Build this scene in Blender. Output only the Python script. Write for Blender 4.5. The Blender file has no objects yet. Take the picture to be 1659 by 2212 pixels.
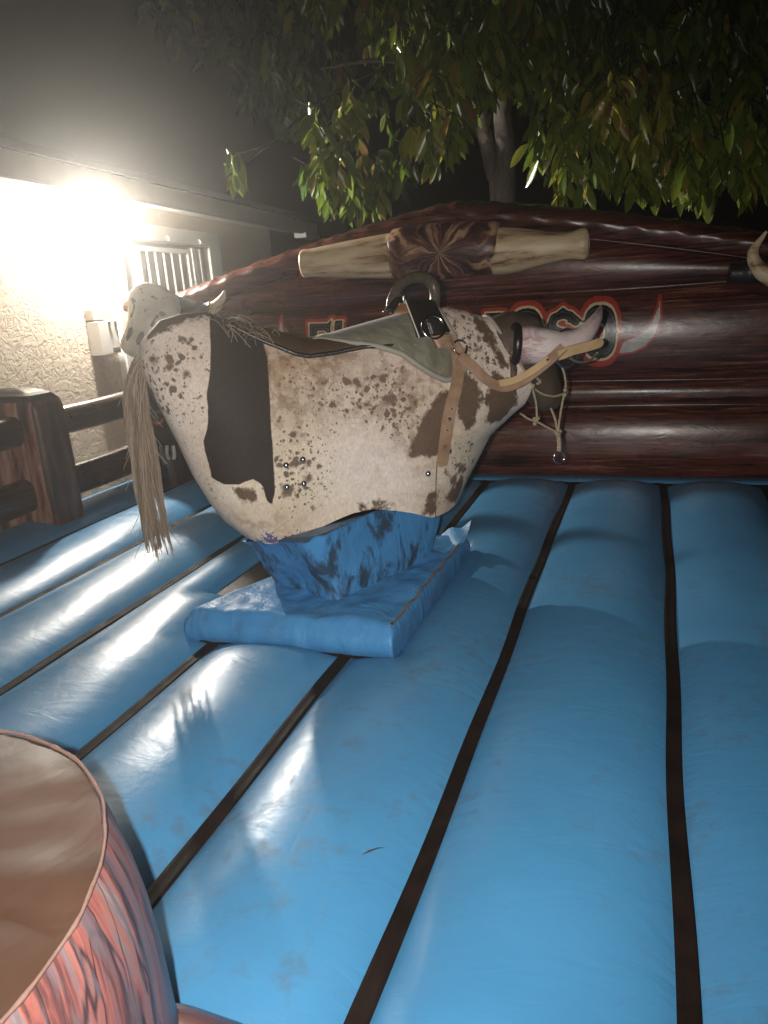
import bpy, bmesh, math, random
import numpy as np
from mathutils import Vector, Matrix
from mathutils import noise as mnoise

random.seed(7); np.random.seed(7)
S = bpy.context.scene
COL = S.collection

# ------------------------------------------------------------------ camera, world, lights
YAW, PITCH, ROLL, FPX = .35605, .28801, -.07123, 1600.0
PW, PH = 1659.0, 2212.0
EYE = Vector((0, 0, 1.5))
_f = Vector((-math.sin(YAW)*math.cos(PITCH), math.cos(YAW)*math.cos(PITCH), -math.sin(PITCH)))
_r0 = Vector((math.cos(YAW), math.sin(YAW), 0)); _u0 = _r0.cross(_f)
_r = _r0*math.cos(ROLL) + _u0*math.sin(ROLL)
_u = -_r0*math.sin(ROLL) + _u0*math.cos(ROLL)

cam_d = bpy.data.cameras.new('camera'); cam = bpy.data.objects.new('camera', cam_d); COL.objects.link(cam)
M4 = Matrix((( _r.x, _u.x, -_f.x, EYE.x), (_r.y, _u.y, -_f.y, EYE.y), (_r.z, _u.z, -_f.z, EYE.z), (0, 0, 0, 1)))
cam.matrix_world = M4
cam_d.sensor_fit = 'HORIZONTAL'; cam_d.sensor_width = 36.0; cam_d.lens = 36.0*FPX/PW
cam_d.clip_start = .02; cam_d.clip_end = 500
S.camera = cam

world = bpy.data.worlds.new('World'); S.world = world; world.use_nodes = True
wn = world.node_tree
sky = wn.nodes.new('ShaderNodeTexSky'); sky.sky_type = 'NISHITA'; sky.sun_disc = False
sky.sun_elevation = math.radians(-4); sky.sun_rotation = math.radians(200)
wn.links.new(sky.outputs[0], wn.nodes['Background'].inputs[0])
wn.nodes['Background'].inputs[1].default_value = .05

S.view_settings.view_transform = 'Standard'; S.view_settings.look = 'None'
S.view_settings.exposure = 0; S.view_settings.gamma = 1
S.cycles.max_bounces = 6; S.cycles.use_denoising = True
S.cycles.sample_clamp_indirect = 6

def lamp(name, kind, loc, power, color, size, **kw):
    d = bpy.data.lights.new(name, kind); d.energy = power; d.color = color
    if kind in ('POINT', 'SPOT'): d.shadow_soft_size = size
    for k, v in kw.items(): setattr(d, k, v)
    o = bpy.data.objects.new(name, d); COL.objects.link(o); o.location = loc
    return o
# the phone's own flash, a hand's breadth from the lens
FLASH = EYE + _r*-.075 + _u*.01
fl = lamp('phone_flash', 'SPOT', FLASH, 385, (1, .95, .88), .012, spot_size=math.radians(104), spot_blend=1.0)
fl.rotation_euler = (-_f+_u*.14).to_track_quat('Z', 'Y').to_euler()
# the house floodlight (its housing is built with the house)
LAMP = Vector((-4.88, 6.0, 2.33))
hl = lamp('house_floodlight_spill', 'POINT', LAMP, 430, (1, .93, .82), .05)
hl2 = lamp('house_floodlight_beam', 'SPOT', LAMP+Vector((.03, 0, 0)), 210, (1, .93, .82), .05, spot_size=math.radians(150), spot_blend=.6)
hl2.rotation_euler = Vector((1, -.62, -.22)).to_track_quat('-Z', 'Y').to_euler()

# ------------------------------------------------------------------ pixel rays (photo at 1659 x 2212) to points on real planes
def ray(px, py): return _f + _r*((px-PW/2)/FPX) - _u*((py-PH/2)/FPX)
def ground(px, py, z=0.0):
    d = ray(px, py); return EYE + d*((z-EYE.z)/d.z)
def onY(px, py, Y):
    d = ray(px, py); return EYE + d*(Y/d.y)
def onX(px, py, X):
    d = ray(px, py); return EYE + d*(X/d.x)
def onPlane(px, py, p0, n):
    d = ray(px, py); return EYE + d*((p0-EYE).dot(n)/d.dot(n))

# ------------------------------------------------------------------ object helpers
def thing(name, label, cat, loc=(0, 0, 0), group=None):
    o = bpy.data.objects.new(name, None); COL.objects.link(o); o.location = loc
    o.empty_display_size = .1
    o['label'] = label; o['category'] = cat
    if group: o['group'] = group
    return o
def tag(o, label, cat, group=None):
    o['label'] = label; o['category'] = cat
    if group: o['group'] = group
    return o
def origin_of(o):
    v = Vector((0, 0, 0))
    while o is not None:
        v += o.location; o = o.parent
    return v
def mesh(name, verts, faces, mat, parent=None, smooth=True, attrs=None, mats=None, fmat=None):
    off = origin_of(parent) if parent else Vector((0, 0, 0))
    V = np.asarray(verts, float).reshape(-1, 3) - np.array(off)
    me = bpy.data.meshes.new(name)
    me.from_pydata(V.tolist(), [], [tuple(int(i) for i in f) for f in faces])
    for m in (mats or [mat]): me.materials.append(m)
    if fmat is not None: me.polygons.foreach_set('material_index', np.asarray(fmat, np.int32))
    if smooth: me.polygons.foreach_set('use_smooth', np.ones(len(me.polygons), bool))
    for k, a in (attrs or {}).items():
        a = np.asarray(a, np.float32)
        if a.ndim == 1:
            at = me.attributes.new(k, 'FLOAT', 'POINT'); at.data.foreach_set('value', a)
        else:
            at = me.attributes.new(k, 'FLOAT_VECTOR', 'POINT'); at.data.foreach_set('vector', a.ravel())
    me.update()
    o = bpy.data.objects.new(name, me); COL.objects.link(o)
    if parent: o.parent = parent
    return o
class MB:
    """collects pieces of ONE mesh"""
    def __init__(s): s.v = []; s.f = []; s.n = 0; s.a = []
    def add(s, v, f, a=0.0):
        v = np.asarray(v, float).reshape(-1, 3); s.v.append(v)
        s.f += [tuple(i+s.n for i in q) for q in f]; s.n += len(v); s.a.append(np.full(len(v), a)); return s
    def build(s, name, mat, parent=None, smooth=True, attr=None):
        return mesh(name, np.concatenate(s.v), s.f, mat, parent, smooth, {attr: np.concatenate(s.a)} if attr else None)
def gridf(nu, nv, cu=False, cv=False):
    F = []
    for i in range(nu if cu else nu-1):
        for j in range(nv if cv else nv-1):
            F.append((i*nv+j, ((i+1) % nu)*nv+j, ((i+1) % nu)*nv+(j+1) % nv, i*nv+(j+1) % nv))
    return F
def tube(path, rad, n=10, cap=True, flat=1.0, upv=None, closed=False):
    P = [Vector(p) for p in path]; m = len(P)
    R = rad if hasattr(rad, '__len__') else [rad]*m
    V = []; prev = None
    for i, p in enumerate(P):
        t = (P[(i+1) % m]-P[i-1]) if closed else (P[min(i+1, m-1)]-P[max(i-1, 0)])
        t.normalize()
        if upv is not None: x = Vector(upv) - t*Vector(upv).dot(t)
        elif prev is None: x = t.orthogonal()
        else: x = prev - t*prev.dot(t)
        if x.length < 1e-6: x = t.orthogonal()
        x.normalize(); prev = x; y = t.cross(x)
        for k in range(n):
            a = 2*math.pi*k/n
            V.append(p + x*(math.cos(a)*R[i]) + y*(math.sin(a)*R[i]*flat))
    F = gridf(m, n, closed, True)
    if cap and not closed:
        F.append(tuple(range(n-1, -1, -1))); F.append(tuple((m-1)*n+k for k in range(n)))
    return V, F
def smooth_path(pts, n=8, closed=False):
    P = [Vector(p) for p in pts]; m = len(P); out = []
    for i in range(m if closed else m-1):
        p0 = P[i-1] if (closed or i > 0) else P[0]*2-P[1]
        p1 = P[i]; p2 = P[(i+1) % m]
        p3 = P[(i+2) % m] if (closed or i+2 < m) else P[-1]*2-P[-2]
        for k in range(n):
            t = k/n
            out.append(.5*((2*p1)+(p2-p0)*t+(2*p0-5*p1+4*p2-p3)*t*t+(3*p1-p0-3*p2+p3)*t**3))
    if not closed: out.append(P[-1])
    return out
def lerp_list(vals, n):
    x = np.linspace(0, len(vals)-1, n); return np.interp(x, range(len(vals)), vals)
def rbox(c, s, r, seg=3, rot=None):
    """rounded box as vertices and faces"""
    bm = bmesh.new(); bmesh.ops.create_cube(bm, size=1)
    for v in bm.verts: v.co = Vector((v.co.x*s[0], v.co.y*s[1], v.co.z*s[2]))
    if r > 0: bmesh.ops.bevel(bm, geom=bm.edges[:], offset=r, segments=seg, profile=.5, affect='EDGES')
    Mx = rot.to_4x4() if rot is not None else Matrix()
    bm.verts.index_update()
    V = [Mx @ v.co + Vector(c) for v in bm.verts]; F = [tuple(v.index for v in f.verts) for f in bm.faces]
    bm.free(); return V, F
def ellipsoid(c, r, rot=None, nu=24, nv=14):
    V = []
    for i in range(nu):
        for j in range(nv):
            a = 2*math.pi*i/nu; b = math.pi*j/(nv-1)
            p = Vector((math.cos(a)*math.sin(b)*r[0], math.sin(a)*math.sin(b)*r[1], math.cos(b)*r[2]))
            if rot is not None: p = rot @ p
            V.append(p+Vector(c))
    return V, gridf(nu, nv, True, False)
def psdf(P, poly):
    """signed distance (negative inside) of points (N,2) to a polygon"""
    P = np.asarray(P, float); poly = np.asarray(poly, float)
    d = np.full(len(P), 1e9); s = np.ones(len(P)); n = len(poly); j = n-1
    for i in range(n):
        e = poly[j]-poly[i]; w = P-poly[i]
        t = np.clip((w@e)/(e@e+1e-12), 0, 1); b = w-t[:, None]*e
        d = np.minimum(d, (b**2).sum(1))
        c1 = P[:, 1] >= poly[i, 1]; c2 = P[:, 1] < poly[j, 1]; c3 = e[0]*w[:, 1] > e[1]*w[:, 0]
        s = np.where((c1 & c2 & c3) | (~c1 & ~c2 & ~c3), -s, s); j = i
    return s*np.sqrt(d)
def sstep(a, b, x): 
    t = np.clip((np.asarray(x, float)-a)/(b-a), 0, 1); return t*t*(3-2*t)

# ------------------------------------------------------------------ material helpers
class NT:
    def __init__(s, name):
        s.m = bpy.data.materials.new(name); s.m.use_nodes = True; s.t = s.m.node_tree
        s.b = s.t.nodes['Principled BSDF']
    def n(s, typ, **kw):
        o = s.t.nodes.new('ShaderNode'+typ)
        for k, v in kw.items():
            if k.startswith('i_'):
                key = k[2:]; key = int(key) if key.isdigit() else key.replace('_', ' ')
                s.set(o.inputs[key], v)
            else: setattr(o, k, v)
        return o
    def set(s, sock, v):
        if hasattr(v, 'is_output'): s.t.links.new(v, sock)
        elif isinstance(v, (tuple, list)): sock.default_value = (tuple(v)+(1,))[:len(sock.default_value)] if len(v) == 3 else v
        else: sock.default_value = v
    def inp(s, key, v): s.set(s.b.inputs[key], v)
    def obj(s, scale=(1, 1, 1), rot=(0, 0, 0)):
        c = s.n('TexCoord'); mp = s.n('Mapping'); s.set(mp.inputs[0], c.outputs['Object'])
        mp.inputs['Scale'].default_value = scale; mp.inputs['Rotation'].default_value = rot
        return mp.outputs[0]
    def noise(s, vec, scale, detail=4, rough=.55, dist=0.0):
        return s.n('TexNoise', i_Vector=vec, i_Scale=scale, i_Detail=detail, i_Roughness=rough, i_Distortion=dist).outputs[0]
    def ramp(s, fac, stops, interp='LINEAR'):
        r = s.n('ValToRGB'); r.color_ramp.interpolation = interp; s.set(r.inputs[0], fac)
        el = r.color_ramp.elements
        while len(el) > 1: el.remove(el[-1])
        el[0].position = stops[0][0]; el[0].color = tuple(stops[0][1])+(1,) if hasattr(stops[0][1], '__len__') else (stops[0][1],)*3+(1,)
        for p, c in stops[1:]:
            e = el.new(p); e.color = tuple(c)+(1,) if hasattr(c, '__len__') else (c,)*3+(1,)
        return r.outputs[0]
    def math(s, op, a, b=0.0, c=0.0, clamp=False):
        o = s.n('Math', operation=op, use_clamp=clamp); s.set(o.inputs[0], a); s.set(o.inputs[1], b); s.set(o.inputs[2], c); return o.outputs[0]
    def mix(s, fac, a, b, mode='MIX'):
        o = s.n('MixRGB', blend_type=mode); s.set(o.inputs[0], fac); s.set(o.inputs[1], a); s.set(o.inputs[2], b); return o.outputs[0]
    def attr(s, name, out='Fac'): return s.n('Attribute', attribute_name=name).outputs[out]
    def bump(s, h, strength=.3, dist=.01, normal=None):
        o = s.n('Bump', i_Height=h, i_Strength=strength, i_Distance=dist)
        if normal is not None: s.set(o.inputs['Normal'], normal)
        s.set(s.b.inputs['Normal'], o.outputs[0]); return o.outputs[0]
def simple(name, col, rough=.5, metal=0.0, var=.15, scale=20, bump=.0, bscale=60, spec=.5):
    m = NT(name); v = m.obj(); nz = m.noise(v, scale)
    m.inp('Base Color', m.mix(m.math('MULTIPLY', nz, 1.0), tuple(c*(1-var) for c in col), tuple(min(1, c*(1+var)) for c in col)))
    m.inp('Roughness', m.math('MULTIPLY_ADD', nz, .25, rough-.12)); m.inp('Metallic', metal); m.inp('Specular IOR Level', spec)
    if bump: m.bump(m.noise(v, bscale, 6), bump, .01)
    return m.m

# ------------------------------------------------------------------ ground under everything
def m_ground():
    m = NT('concrete'); v = m.obj()
    m.inp('Base Color', m.ramp(m.noise(v, 3, 8), [(.3, (.05, .048, .045)), (.7, (.11, .105, .1))])); m.inp('Roughness', .9)
    m.bump(m.noise(v, 60, 6), .3, .01); return m.m
g = mesh('ground', [(-150, -150, -.32), (150, -150, -.32), (150, 150, -.32), (-150, 150, -.32)], [(0, 1, 2, 3)], m_ground())
g['kind'] = 'structure'

# ------------------------------------------------------------------ blue inflatable mattress
X0, PIT, NT_ = .115, .6565, 7
SEAMS = [X0+PIT*2, X0+PIT] + [X0-PIT*i for i in range(0, 7)]
SEAMS.sort()
XL, XR, YF, YB = SEAMS[0]-.42, SEAMS[-1]+.1, .93, 5.62
TUBE_H = .09
HOLE = (-1.93, -1.00, 2.66, 4.0); HOLE2 = (-2.15, -1.80, 3.13, 3.88)
def floor_z(x, y):
    x = np.asarray(x, float); y = np.asarray(y, float)
    k = (x-X0)/PIT; fr = k-np.floor(k)
    a = np.abs(2*fr-1)
    arch = np.clip(1-np.clip((a-0.0)/.955, 0, 1)**2.3, 0, 1)**.8
    end = np.sqrt(np.clip(1-np.clip(1-(YB-y)/.30, 0, 1)**2, 0, 1))*np.sqrt(np.clip(1-np.clip(1-(y-YF)/.2, 0, 1)**2, 0, 1))
    z = TUBE_H*arch*end
    # the tubes end round the hole the machine stands in
    d = np.full(x.shape, 9.)
    for H_ in (HOLE, HOLE2):
        dx = np.maximum(H_[0]-x, x-H_[1]); dy = np.maximum(H_[2]-y, y-H_[3])
        d = np.minimum(d, np.where((dx > 0) & (dy > 0), np.hypot(dx, dy), np.maximum(dx, dy)))
    hole = np.sqrt(np.clip(1-np.clip(1-(d-.02)/.22, 0, 1)**2, 0, 1))
    rip = .0025*np.sin(y*9+3*np.sin(k.astype(int)*2.1))*np.sin(x*7+y*2)
    return z*hole + rip*arch
def m_mattress():
    m = NT('blue_vinyl'); v = m.obj(); 
    big = m.noise(v, 1.6, 6); fine = m.noise(v, 14, 8, .65)
    col = m.mix(m.ramp(big, [(.35, 0), (.7, 1)]), (.052, .212, .405), (.068, .250, .465))
    dirt = m.ramp(m.math('MULTIPLY', fine, big), [(.30, 0), (.46, 1)])
    col = m.mix(m.math('MULTIPLY', dirt, .75), col, (.085, .14, .20))
    scuff = m.ramp(m.noise(m.obj((40, 3, 1), (0, 0, .5)), 1.0, 4, .5, .4), [(.70, 0), (.74, 1)])
    col = m.mix(m.math('MULTIPLY', scuff, .08), col, (.22, .34, .45))
    m.inp('Base Color', col)
    m.inp('Roughness', m.math('ADD', m.ramp(fine, [(.3, .28), (.7, .42)]), m.math('MULTIPLY', dirt, .12)))
    m.inp('Specular IOR Level', .45); m.inp('Coat Weight', .12); m.inp('Coat Roughness', .14)
    wr = m.noise(m.obj((1, 2.2, 1)), 4.0, 5, .6, .8)
    sd = m.attr('seam'); pk = m.noise(m.obj((2.6, 11, 1)), 1.6, 3, .6, .5)
    pk = m.math('MULTIPLY', pk, m.math('MULTIPLY', sd, 1.1))
    crs = m.n('TexVoronoi', i_Vector=m.obj((1.0, .7, 1)), i_Scale=3.1, feature='DISTANCE_TO_EDGE').outputs[0]
    crs = m.ramp(crs, [(0, 0), (.035, 1)])
    m.bump(m.math('ADD', m.math('ADD', m.math('MULTIPLY', wr, .8), m.math('MULTIPLY', crs, .06)), m.math('ADD', pk, m.math('MULTIPLY', m.noise(v, 120, 3), .05))), .26, .012); return m.m
M_BLUE = m_mattress()
xs = np.unique(np.concatenate([np.arange(XL, XR, .0166), SEAMS])); ys = np.arange(YF-.001, YB+.02, .03)
GX, GY = np.meshgrid(xs, ys, indexing='ij')
mat_t = thing('inflatable_mattress', 'blue vinyl inflatable mattress of long parallel tubes under the mechanical bull', 'mattress', (-1.4, 3.3, -.3))
GZ = floor_z(GX.ravel(), GY.ravel())
Vm = np.c_[GX.ravel(), GY.ravel(), GZ]; nx, ny = len(xs), len(ys)
Fm = gridf(nx, ny)
# side skirts down to the concrete
sk = []; rim = [i*ny for i in range(nx)] + [(nx-1)*ny+j for j in range(1, ny)] + [i*ny+ny-1 for i in range(nx-2, -1, -1)] + [j for j in range(ny-2, 0, -1)]
low = Vm[rim].copy(); low[:, 2] = -.3; n0 = len(Vm); Vm = np.concatenate([Vm, low])
for i in range(len(rim)): j = (i+1) % len(rim); sk.append((rim[i], n0+i, n0+j, rim[j]))
_k = (Vm[:, 0]-X0)/PIT; _a = np.abs(2*(_k-np.floor(_k))-1)
mesh('tubes', Vm, Fm+sk, M_BLUE, mat_t, attrs={'seam': np.clip((_a-.45)/.5, 0, 1)**2})
def m_strap():
    m = NT('brown_strap'); v = m.obj(); nz = m.noise(v, 9, 6)
    m.inp('Base Color', m.ramp(nz, [(.3, (.0045, .0028, .0024)), (.7, (.014, .0075, .006))])); m.inp('Roughness', m.ramp(nz, [(.3, .62), (.7, .8)])); m.inp('Specular IOR Level', .12)
    m.bump(m.noise(m.obj((1, .6, 1)), 40, 4), .25, .006); return m.m
M_STRAP = m_strap()
def strap(pts, w, up=.010, name='seam_strap'):
    """a flat ribbon lying in a valley between tubes, edges a little raised"""
    P = [Vector(p) for p in pts]; V = []; m = len(P)
    for i, p in enumerate(P):
        t = (P[min(i+1, m-1)]-P[max(i-1, 0)]); t.z = 0; t.normalize(); s = Vector((t.y, -t.x, 0))
        for q, h in ((-1, .002), (-.92, .013), (-.5, .010), (0, .008), (.5, .010), (.92, .013), (1, .002)):
            V.append(p + s*(q*w/2) + Vector((0, 0, h+up-.008)))
    return mesh(name, V, gridf(m, 7), M_STRAP, mat_t)
for sx in SEAMS:
    segs = [(YF+.02, YB-.02)]
    if abs(sx-(X0-2*PIT)) < .1: segs = [(YF+.02, HOLE[2]-.01), (HOLE[3]+.01, YB-.02)]
    if abs(sx-(X0-3*PIT)) < .1: segs = [(YF+.02, HOLE[2]-.01), (HOLE[3]+.01, YB-.02)]
    for a, b in segs:
        yy = np.arange(a, b, .08).tolist()+[b]
        strap([(sx+.006*math.sin(y*1.9+sx*5)+.004*math.sin(y*5.3+sx), y, .004) for y in yy], .052)
xx = np.arange(XL+.02, XR, .05)
strap([(x, YB-.035, .006+.004*math.sin(x*31)*math.sin(x*13)) for x in xx], .055, name='edge_strap')
strap([(x, YF+.03, .006+.003*math.sin(x*23)) for x in xx], .055, name='edge_strap')
hx0, hx1, hy0, hy1 = HOLE
strap([(x, hy0-.01, .004) for x in np.arange(hx0, hx1+.01, .05)], .05, name='edge_strap')
hv = [(hx0-.02, hy0-.02, .008), (hx1+.02, hy0-.02, .008), (hx1+.02, hy1+.02, .008), (hx0-.02, hy1+.02, .008)]
hv += [(-2.17, 3.11, .012), (-1.90, 3.11, .012), (-1.90, 3.90, .012), (-2.17, 3.90, .012)]
mesh('floor_opening', hv, [(0, 1, 2, 3), (4, 5, 6, 7)], simple('dark_canvas', (.010, .008, .008), .6), mat_t)

# ------------------------------------------------------------------ brown backboard wall with lettering
WY, WXC = 5.76, -1.45
WL, WR = -4.25, 1.55
def wtop(x): 
    a = np.abs(np.asarray(x, float)-WXC); return 2.17-.178*np.sqrt(a*a+.03)-.012*a*a + .0
TB = [(0, .56, .10), (.56, .75, .05), (.75, 1.41, .105)]
def wall_pt(x, s):
    """front profile parameter s in [0,5): which tube and how far up it"""
    zt = wtop(x); za = zt-.21
    lims = [(0, .56, .125), (.56, .75, .065), (.75, 1.41, .135), (1.41, za, .09), (za, zt, .09)]
    k = min(int(s), 4); f = s-k; a, b, B = lims[k]
    q = 2*f-1
    bul = max(0., 1-abs(q)**2.05)**.52
    z = a+(b-a)*f
    base = WY+.05+.03*(z/2)
    if k == 4 and f > .5: base = base + .16*(1-math.sqrt(max(0, 1-(2*f-1)**2)))
    return base - B*bul, z
Nx = 400; wx = np.linspace(WL, WR, Nx)
sv = np.concatenate([np.linspace(0, 1, 40, endpoint=False), 1+np.linspace(0, 1, 20, endpoint=False), 2+np.linspace(0, 1, 66, endpoint=False), 3+np.linspace(0, 1, 36, endpoint=False), 4+np.linspace(0, 1, 30)])
Vw = np.zeros((Nx, len(sv)+8, 3))
for i, x in enumerate(wx):
    for j, s in enumerate(sv):
        y, z = wall_pt(x, s)
        z += .006*math.sin(x*2.3+s*1.7)
        if s > 4: z += .012*(s-4)*abs(math.sin(x*17+1.5*math.sin(x*5)))*(-1); y += .008*math.sin(x*25+s*3)*(s-4)
        Vw[i, j] = (x, y, z)
    zt = Vw[i, len(sv)-1, 2]; y0 = Vw[i, len(sv)-1, 1]
    for q in range(8):
        a = q/7
        Vw[i, len(sv)+q] = (x, y0+.06+.26*min(1, a*3), zt-.02 if a < .34 else (zt-.02)*(1-(a-.34)/.66)-.3*(a-.34)/.66)
Wv = Vw.reshape(-1, 3); XZ = Wv[:, [0, 2]]
# --- lettering as signed distances on the wall's own surface
def seg_box(P, a, b, w):
    a = np.array(a, float); b = np.array(b, float); e = b-a; L = np.linalg.norm(e); e /= L; n = np.array([-e[1], e[0]])
    q = P-(a+b)/2; dx = np.abs(q@e)-L/2; dy = np.abs(q@n)-w/2
    return np.hypot(np.maximum(dx, 0), np.maximum(dy, 0))+np.minimum(np.maximum(dx, dy), 0)
def poly_line(P, pts, w):
    d = np.full(len(P), 9.)
    for a, b in zip(pts[:-1], pts[1:]):
        a = np.array(a, float); b = np.array(b, float); e = b-a
        t = np.clip(((P-a)@e)/(e@e), 0, 1); d = np.minimum(d, np.linalg.norm(P-a-t[:, None]*e, axis=1)-w/2)
    return d
def ring(P, cx, cz, rx, rz, w):
    q = np.abs(P-np.array([cx, cz])); n = 2.6
    r = ((q[:, 0]/rx)**n+(q[:, 1]/rz)**n)**(1/n)
    return np.abs(r-1)*min(rx, rz)*.95-w/2
def tri(P, pts): return psdf(P, pts)
zb, zt_ = .965, 1.285
SK = .0
def glyph(ch, x0, x1, P):
    h = zt_-zb; w = x1-x0; D = []
    f = lambda a, b: (x0+a*w, zb+b*h)
    st = .068; th = .055
    xm = (x0+x1)/2
    if ch in 'EFL':
        D.append(seg_box(P, f(.22, .02), f(.22, .98), st))
        D.append(tri(P, [f(0, 1.0), f(.25, .9), f(.25, 1.0)])); D.append(tri(P, [f(0, 0), f(.25, .1), f(.25, 0)]))
    if ch in 'EF':
        D.append(seg_box(P, f(.1, .90), f(.86, .90), th)); D.append(tri(P, [f(.62, .9), f(1.04, .64), f(1.0, .9)])); D.append(tri(P, [f(.75, .9), f(1.05, 1.08), f(1., .85)]))
        D.append(seg_box(P, f(.2, .5), f(.6, .5), th*.9)); D.append(tri(P, [f(.5, .36), f(.72, .5), f(.5, .64)]))
    if ch in 'EL':
        D.append(seg_box(P, f(.1, .10), f(.86, .10), th)); D.append(tri(P, [f(.6, .08), f(1.04, .36), f(1.0, .06)]))
    if ch == 'L': D.append(tri(P, [f(0, 1.03), f(.22, .86), f(.5, 1.03)]))
    if ch == 'I':
        D.append(seg_box(P, f(.5, .02), f(.5, .98), st*1.2)); D.append(seg_box(P, f(.1, .95), f(.9, .95), .035)); D.append(seg_box(P, f(.1, .05), f(.9, .05), .035))
    if ch == 'U':
        D.append(poly_line(P, [f(.2, .98), f(.2, .3), f(.35, .1), f(.65, .1), f(.8, .3), f(.8, .98)], st*.9))
    if ch == 'R':
        D.append(seg_box(P, f(.2, .02), f(.2, .98), st)); D.append(poly_line(P, [f(.2, .92), f(.62, .92), f(.84, .80), f(.84, .66), f(.62, .52), f(.2, .50)], th))
        D.append(poly_line(P, [f(.5, .5), f(.8, .25), f(.95, .05)], th))
    if ch == 'O':
        D.append(ring(P, xm, (zb+zt_)/2, w*.5-.036, h*.5-.034, .072))
        D.append(tri(P, [f(.30, .95), f(.5, 1.07), f(.70, .95)])); D.append(tri(P, [f(.30, .05), f(.5, -.07), f(.70, .05)]))
        D.append(tri(P, [f(.9, .38), f(1.07, .5), f(.9, .62)])); D.append(tri(P, [f(.1, .38), f(-.07, .5), f(.1, .62)]))
    if ch == 'S':
        D.append(poly_line(P, [f(.86, .74), f(.70, .88), f(.48, .91), f(.24, .84), f(.16, .68), f(.26, .56), f(.5, .50), f(.76, .42), f(.84, .28), f(.74, .14), f(.5, .08), f(.28, .13), f(.14, .27)], .060))
        D.append(tri(P, [f(.62, .72), f(1.10, .74), f(.72, .98)])); D.append(tri(P, [f(.3, .95), f(.5, 1.07), f(.68, .94)]))
        D.append(tri(P, [f(.38, .28), f(-.08, .27), f(.28, .04)]))
    return np.min(D, axis=0)
GL = [('E', -2.672, -2.478), ('L', -2.440, -2.285), ('F', -1.985, -1.785), ('U', -1.755, -1.545), ('R', -1.505, -1.255), ('I', -1.215, -1.045), ('O', -1.010, -.770), ('S', -.745, -.500), ('O', -.475, -.250)]
sdf = np.full(len(Wv), .2)
front = np.zeros((Nx, len(sv)+8), bool); front[:, :len(sv)] = True; front = front.ravel()
sel = front & (XZ[:, 1] > .85) & (XZ[:, 1] < 1.41)
Psel = XZ[sel].copy(); Psel[:, 1] += .010*np.sin(Psel[:, 0]*1.5) - (Psel[:, 0]+1.4)*-.012
sdf[sel] = np.min([glyph(c, a, b, Psel) for c, a, b in GL], axis=0)
tusk = np.full(len(Wv), .2)
crR = [(.04, 1.345), (.050, 1.20), (.02, 1.09), (-.05, 1.00), (-.13, .965), (-.235, .955), (-.20, 1.04), (-.12, 1.075), (-.05, 1.11), (-.01, 1.17), (.02, 1.25)]
crL = [(-2.935, 1.375), (-2.945, 1.25), (-2.915, 1.12), (-2.85, 1.03), (-2.77, .985), (-2.67, .965), (-2.70, 1.04), (-2.77, 1.085), (-2.83, 1.14), (-2.88, 1.21), (-2.915, 1.29)]
tusk[sel] = np.minimum(psdf(XZ[sel], crR), psdf(XZ[sel], crL))
def m_wood(letters=False, seed=0.0, base=((.013, .0045, .0035), (.105, .030, .020), (.27, .115, .082)), axis='x', sc=1.0):
    m = NT('printed_wood_vinyl')
    st = {'x': (1.6, 1.0, 34), 'y': (1.0, 1.6, 34), 'z': (26, 26, 1.4)}[axis]
    st = tuple(a*sc for a in st)
    v = m.obj(st); 
    a = m.noise(v, .9, 8, .70, .45); b = m.noise(v, 2.6, 6, .7, .3); c = m.noise(m.obj((1, 1, 1)), 1.3, 3)
    mixv = m.math('ADD', m.math('MULTIPLY', a, .62), m.math('MULTIPLY', b, .38))
    col = m.ramp(mixv, [(.40, base[0]), (.465, tuple(q*.75 for q in base[1])), (.505, base[1]), (.535, base[1]), (.60, base[2])])
    col = m.mix(m.ramp(c, [(.4, 0), (.65, .55)]), col, m.mix(1.0, col, (1.35, .95, .85), 'MULTIPLY'))
    crack = m.ramp(m.noise(m.obj(tuple(q*1.2 for q in st)), .8, 5, .6, .7), [(.415, 1), (.47, 0)])
    col = m.mix(m.math('MULTIPLY', crack, .8), col, (.008, .004, .004))
    if letters:
        d = m.attr('sdf'); dn = m.math('ADD', d, m.math('MULTIPLY_ADD', m.noise(m.obj(), 45, 2), .006, -.003))
        st_ = m.ramp(m.math('MULTIPLY_ADD', dn, 5.0, .5), [(0, (.006, .006, .010)), (.5-.017*5, (.10, .09, .09)), (.5-.013*5, (.006, .006, .010)), (.5, (.66, .52, .30)), (.5+.0115*5, (.42, .045, .028)), (.5+.036*5, (0, 0, 0))], 'CONSTANT')
        inside = m.math('LESS_THAN', dn, .036)
        col = m.mix(inside, col, st_)
        t = m.attr('tusk'); tn = m.math('ADD', t, m.math('MULTIPLY_ADD', m.noise(m.obj(), 45, 2), .006, -.003))
        tc = m.mix(m.ramp(m.noise(m.obj((8, 8, 8)), 1.5), [(.4, 0), (.6, 1)]), (.40, .37, .35), (.55, .52, .49))
        tc = m.mix(m.math('GREATER_THAN', tn, -.004), tc, (.42, .05, .035))
        nol = m.math('MULTIPLY', m.math('LESS_THAN', tn, .011), m.math('GREATER_THAN', dn, .036))
        col = m.mix(nol, col, tc)
    m.inp('Base Color', col)
    m.inp('Roughness', m.ramp(m.noise(m.obj(), 7, 6), [(.3, .25), (.7, .34)])); m.inp('Specular IOR Level', .5); m.inp('Coat Weight', .04); m.inp('Coat Roughness', .22)
    m.bump(m.math('ADD', m.math('MULTIPLY', m.noise(m.obj((1, 1, 2)), 5, 4, .6, .6), .9), m.math('MULTIPLY', mixv, .12)), .22, .012); return m.m
wall_t = thing('inflatable_backboard', 'dark wood-printed inflatable backboard with gabled top and red-edged bull name lettering', 'inflatable wall', (WXC, WY, -.3))
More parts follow.
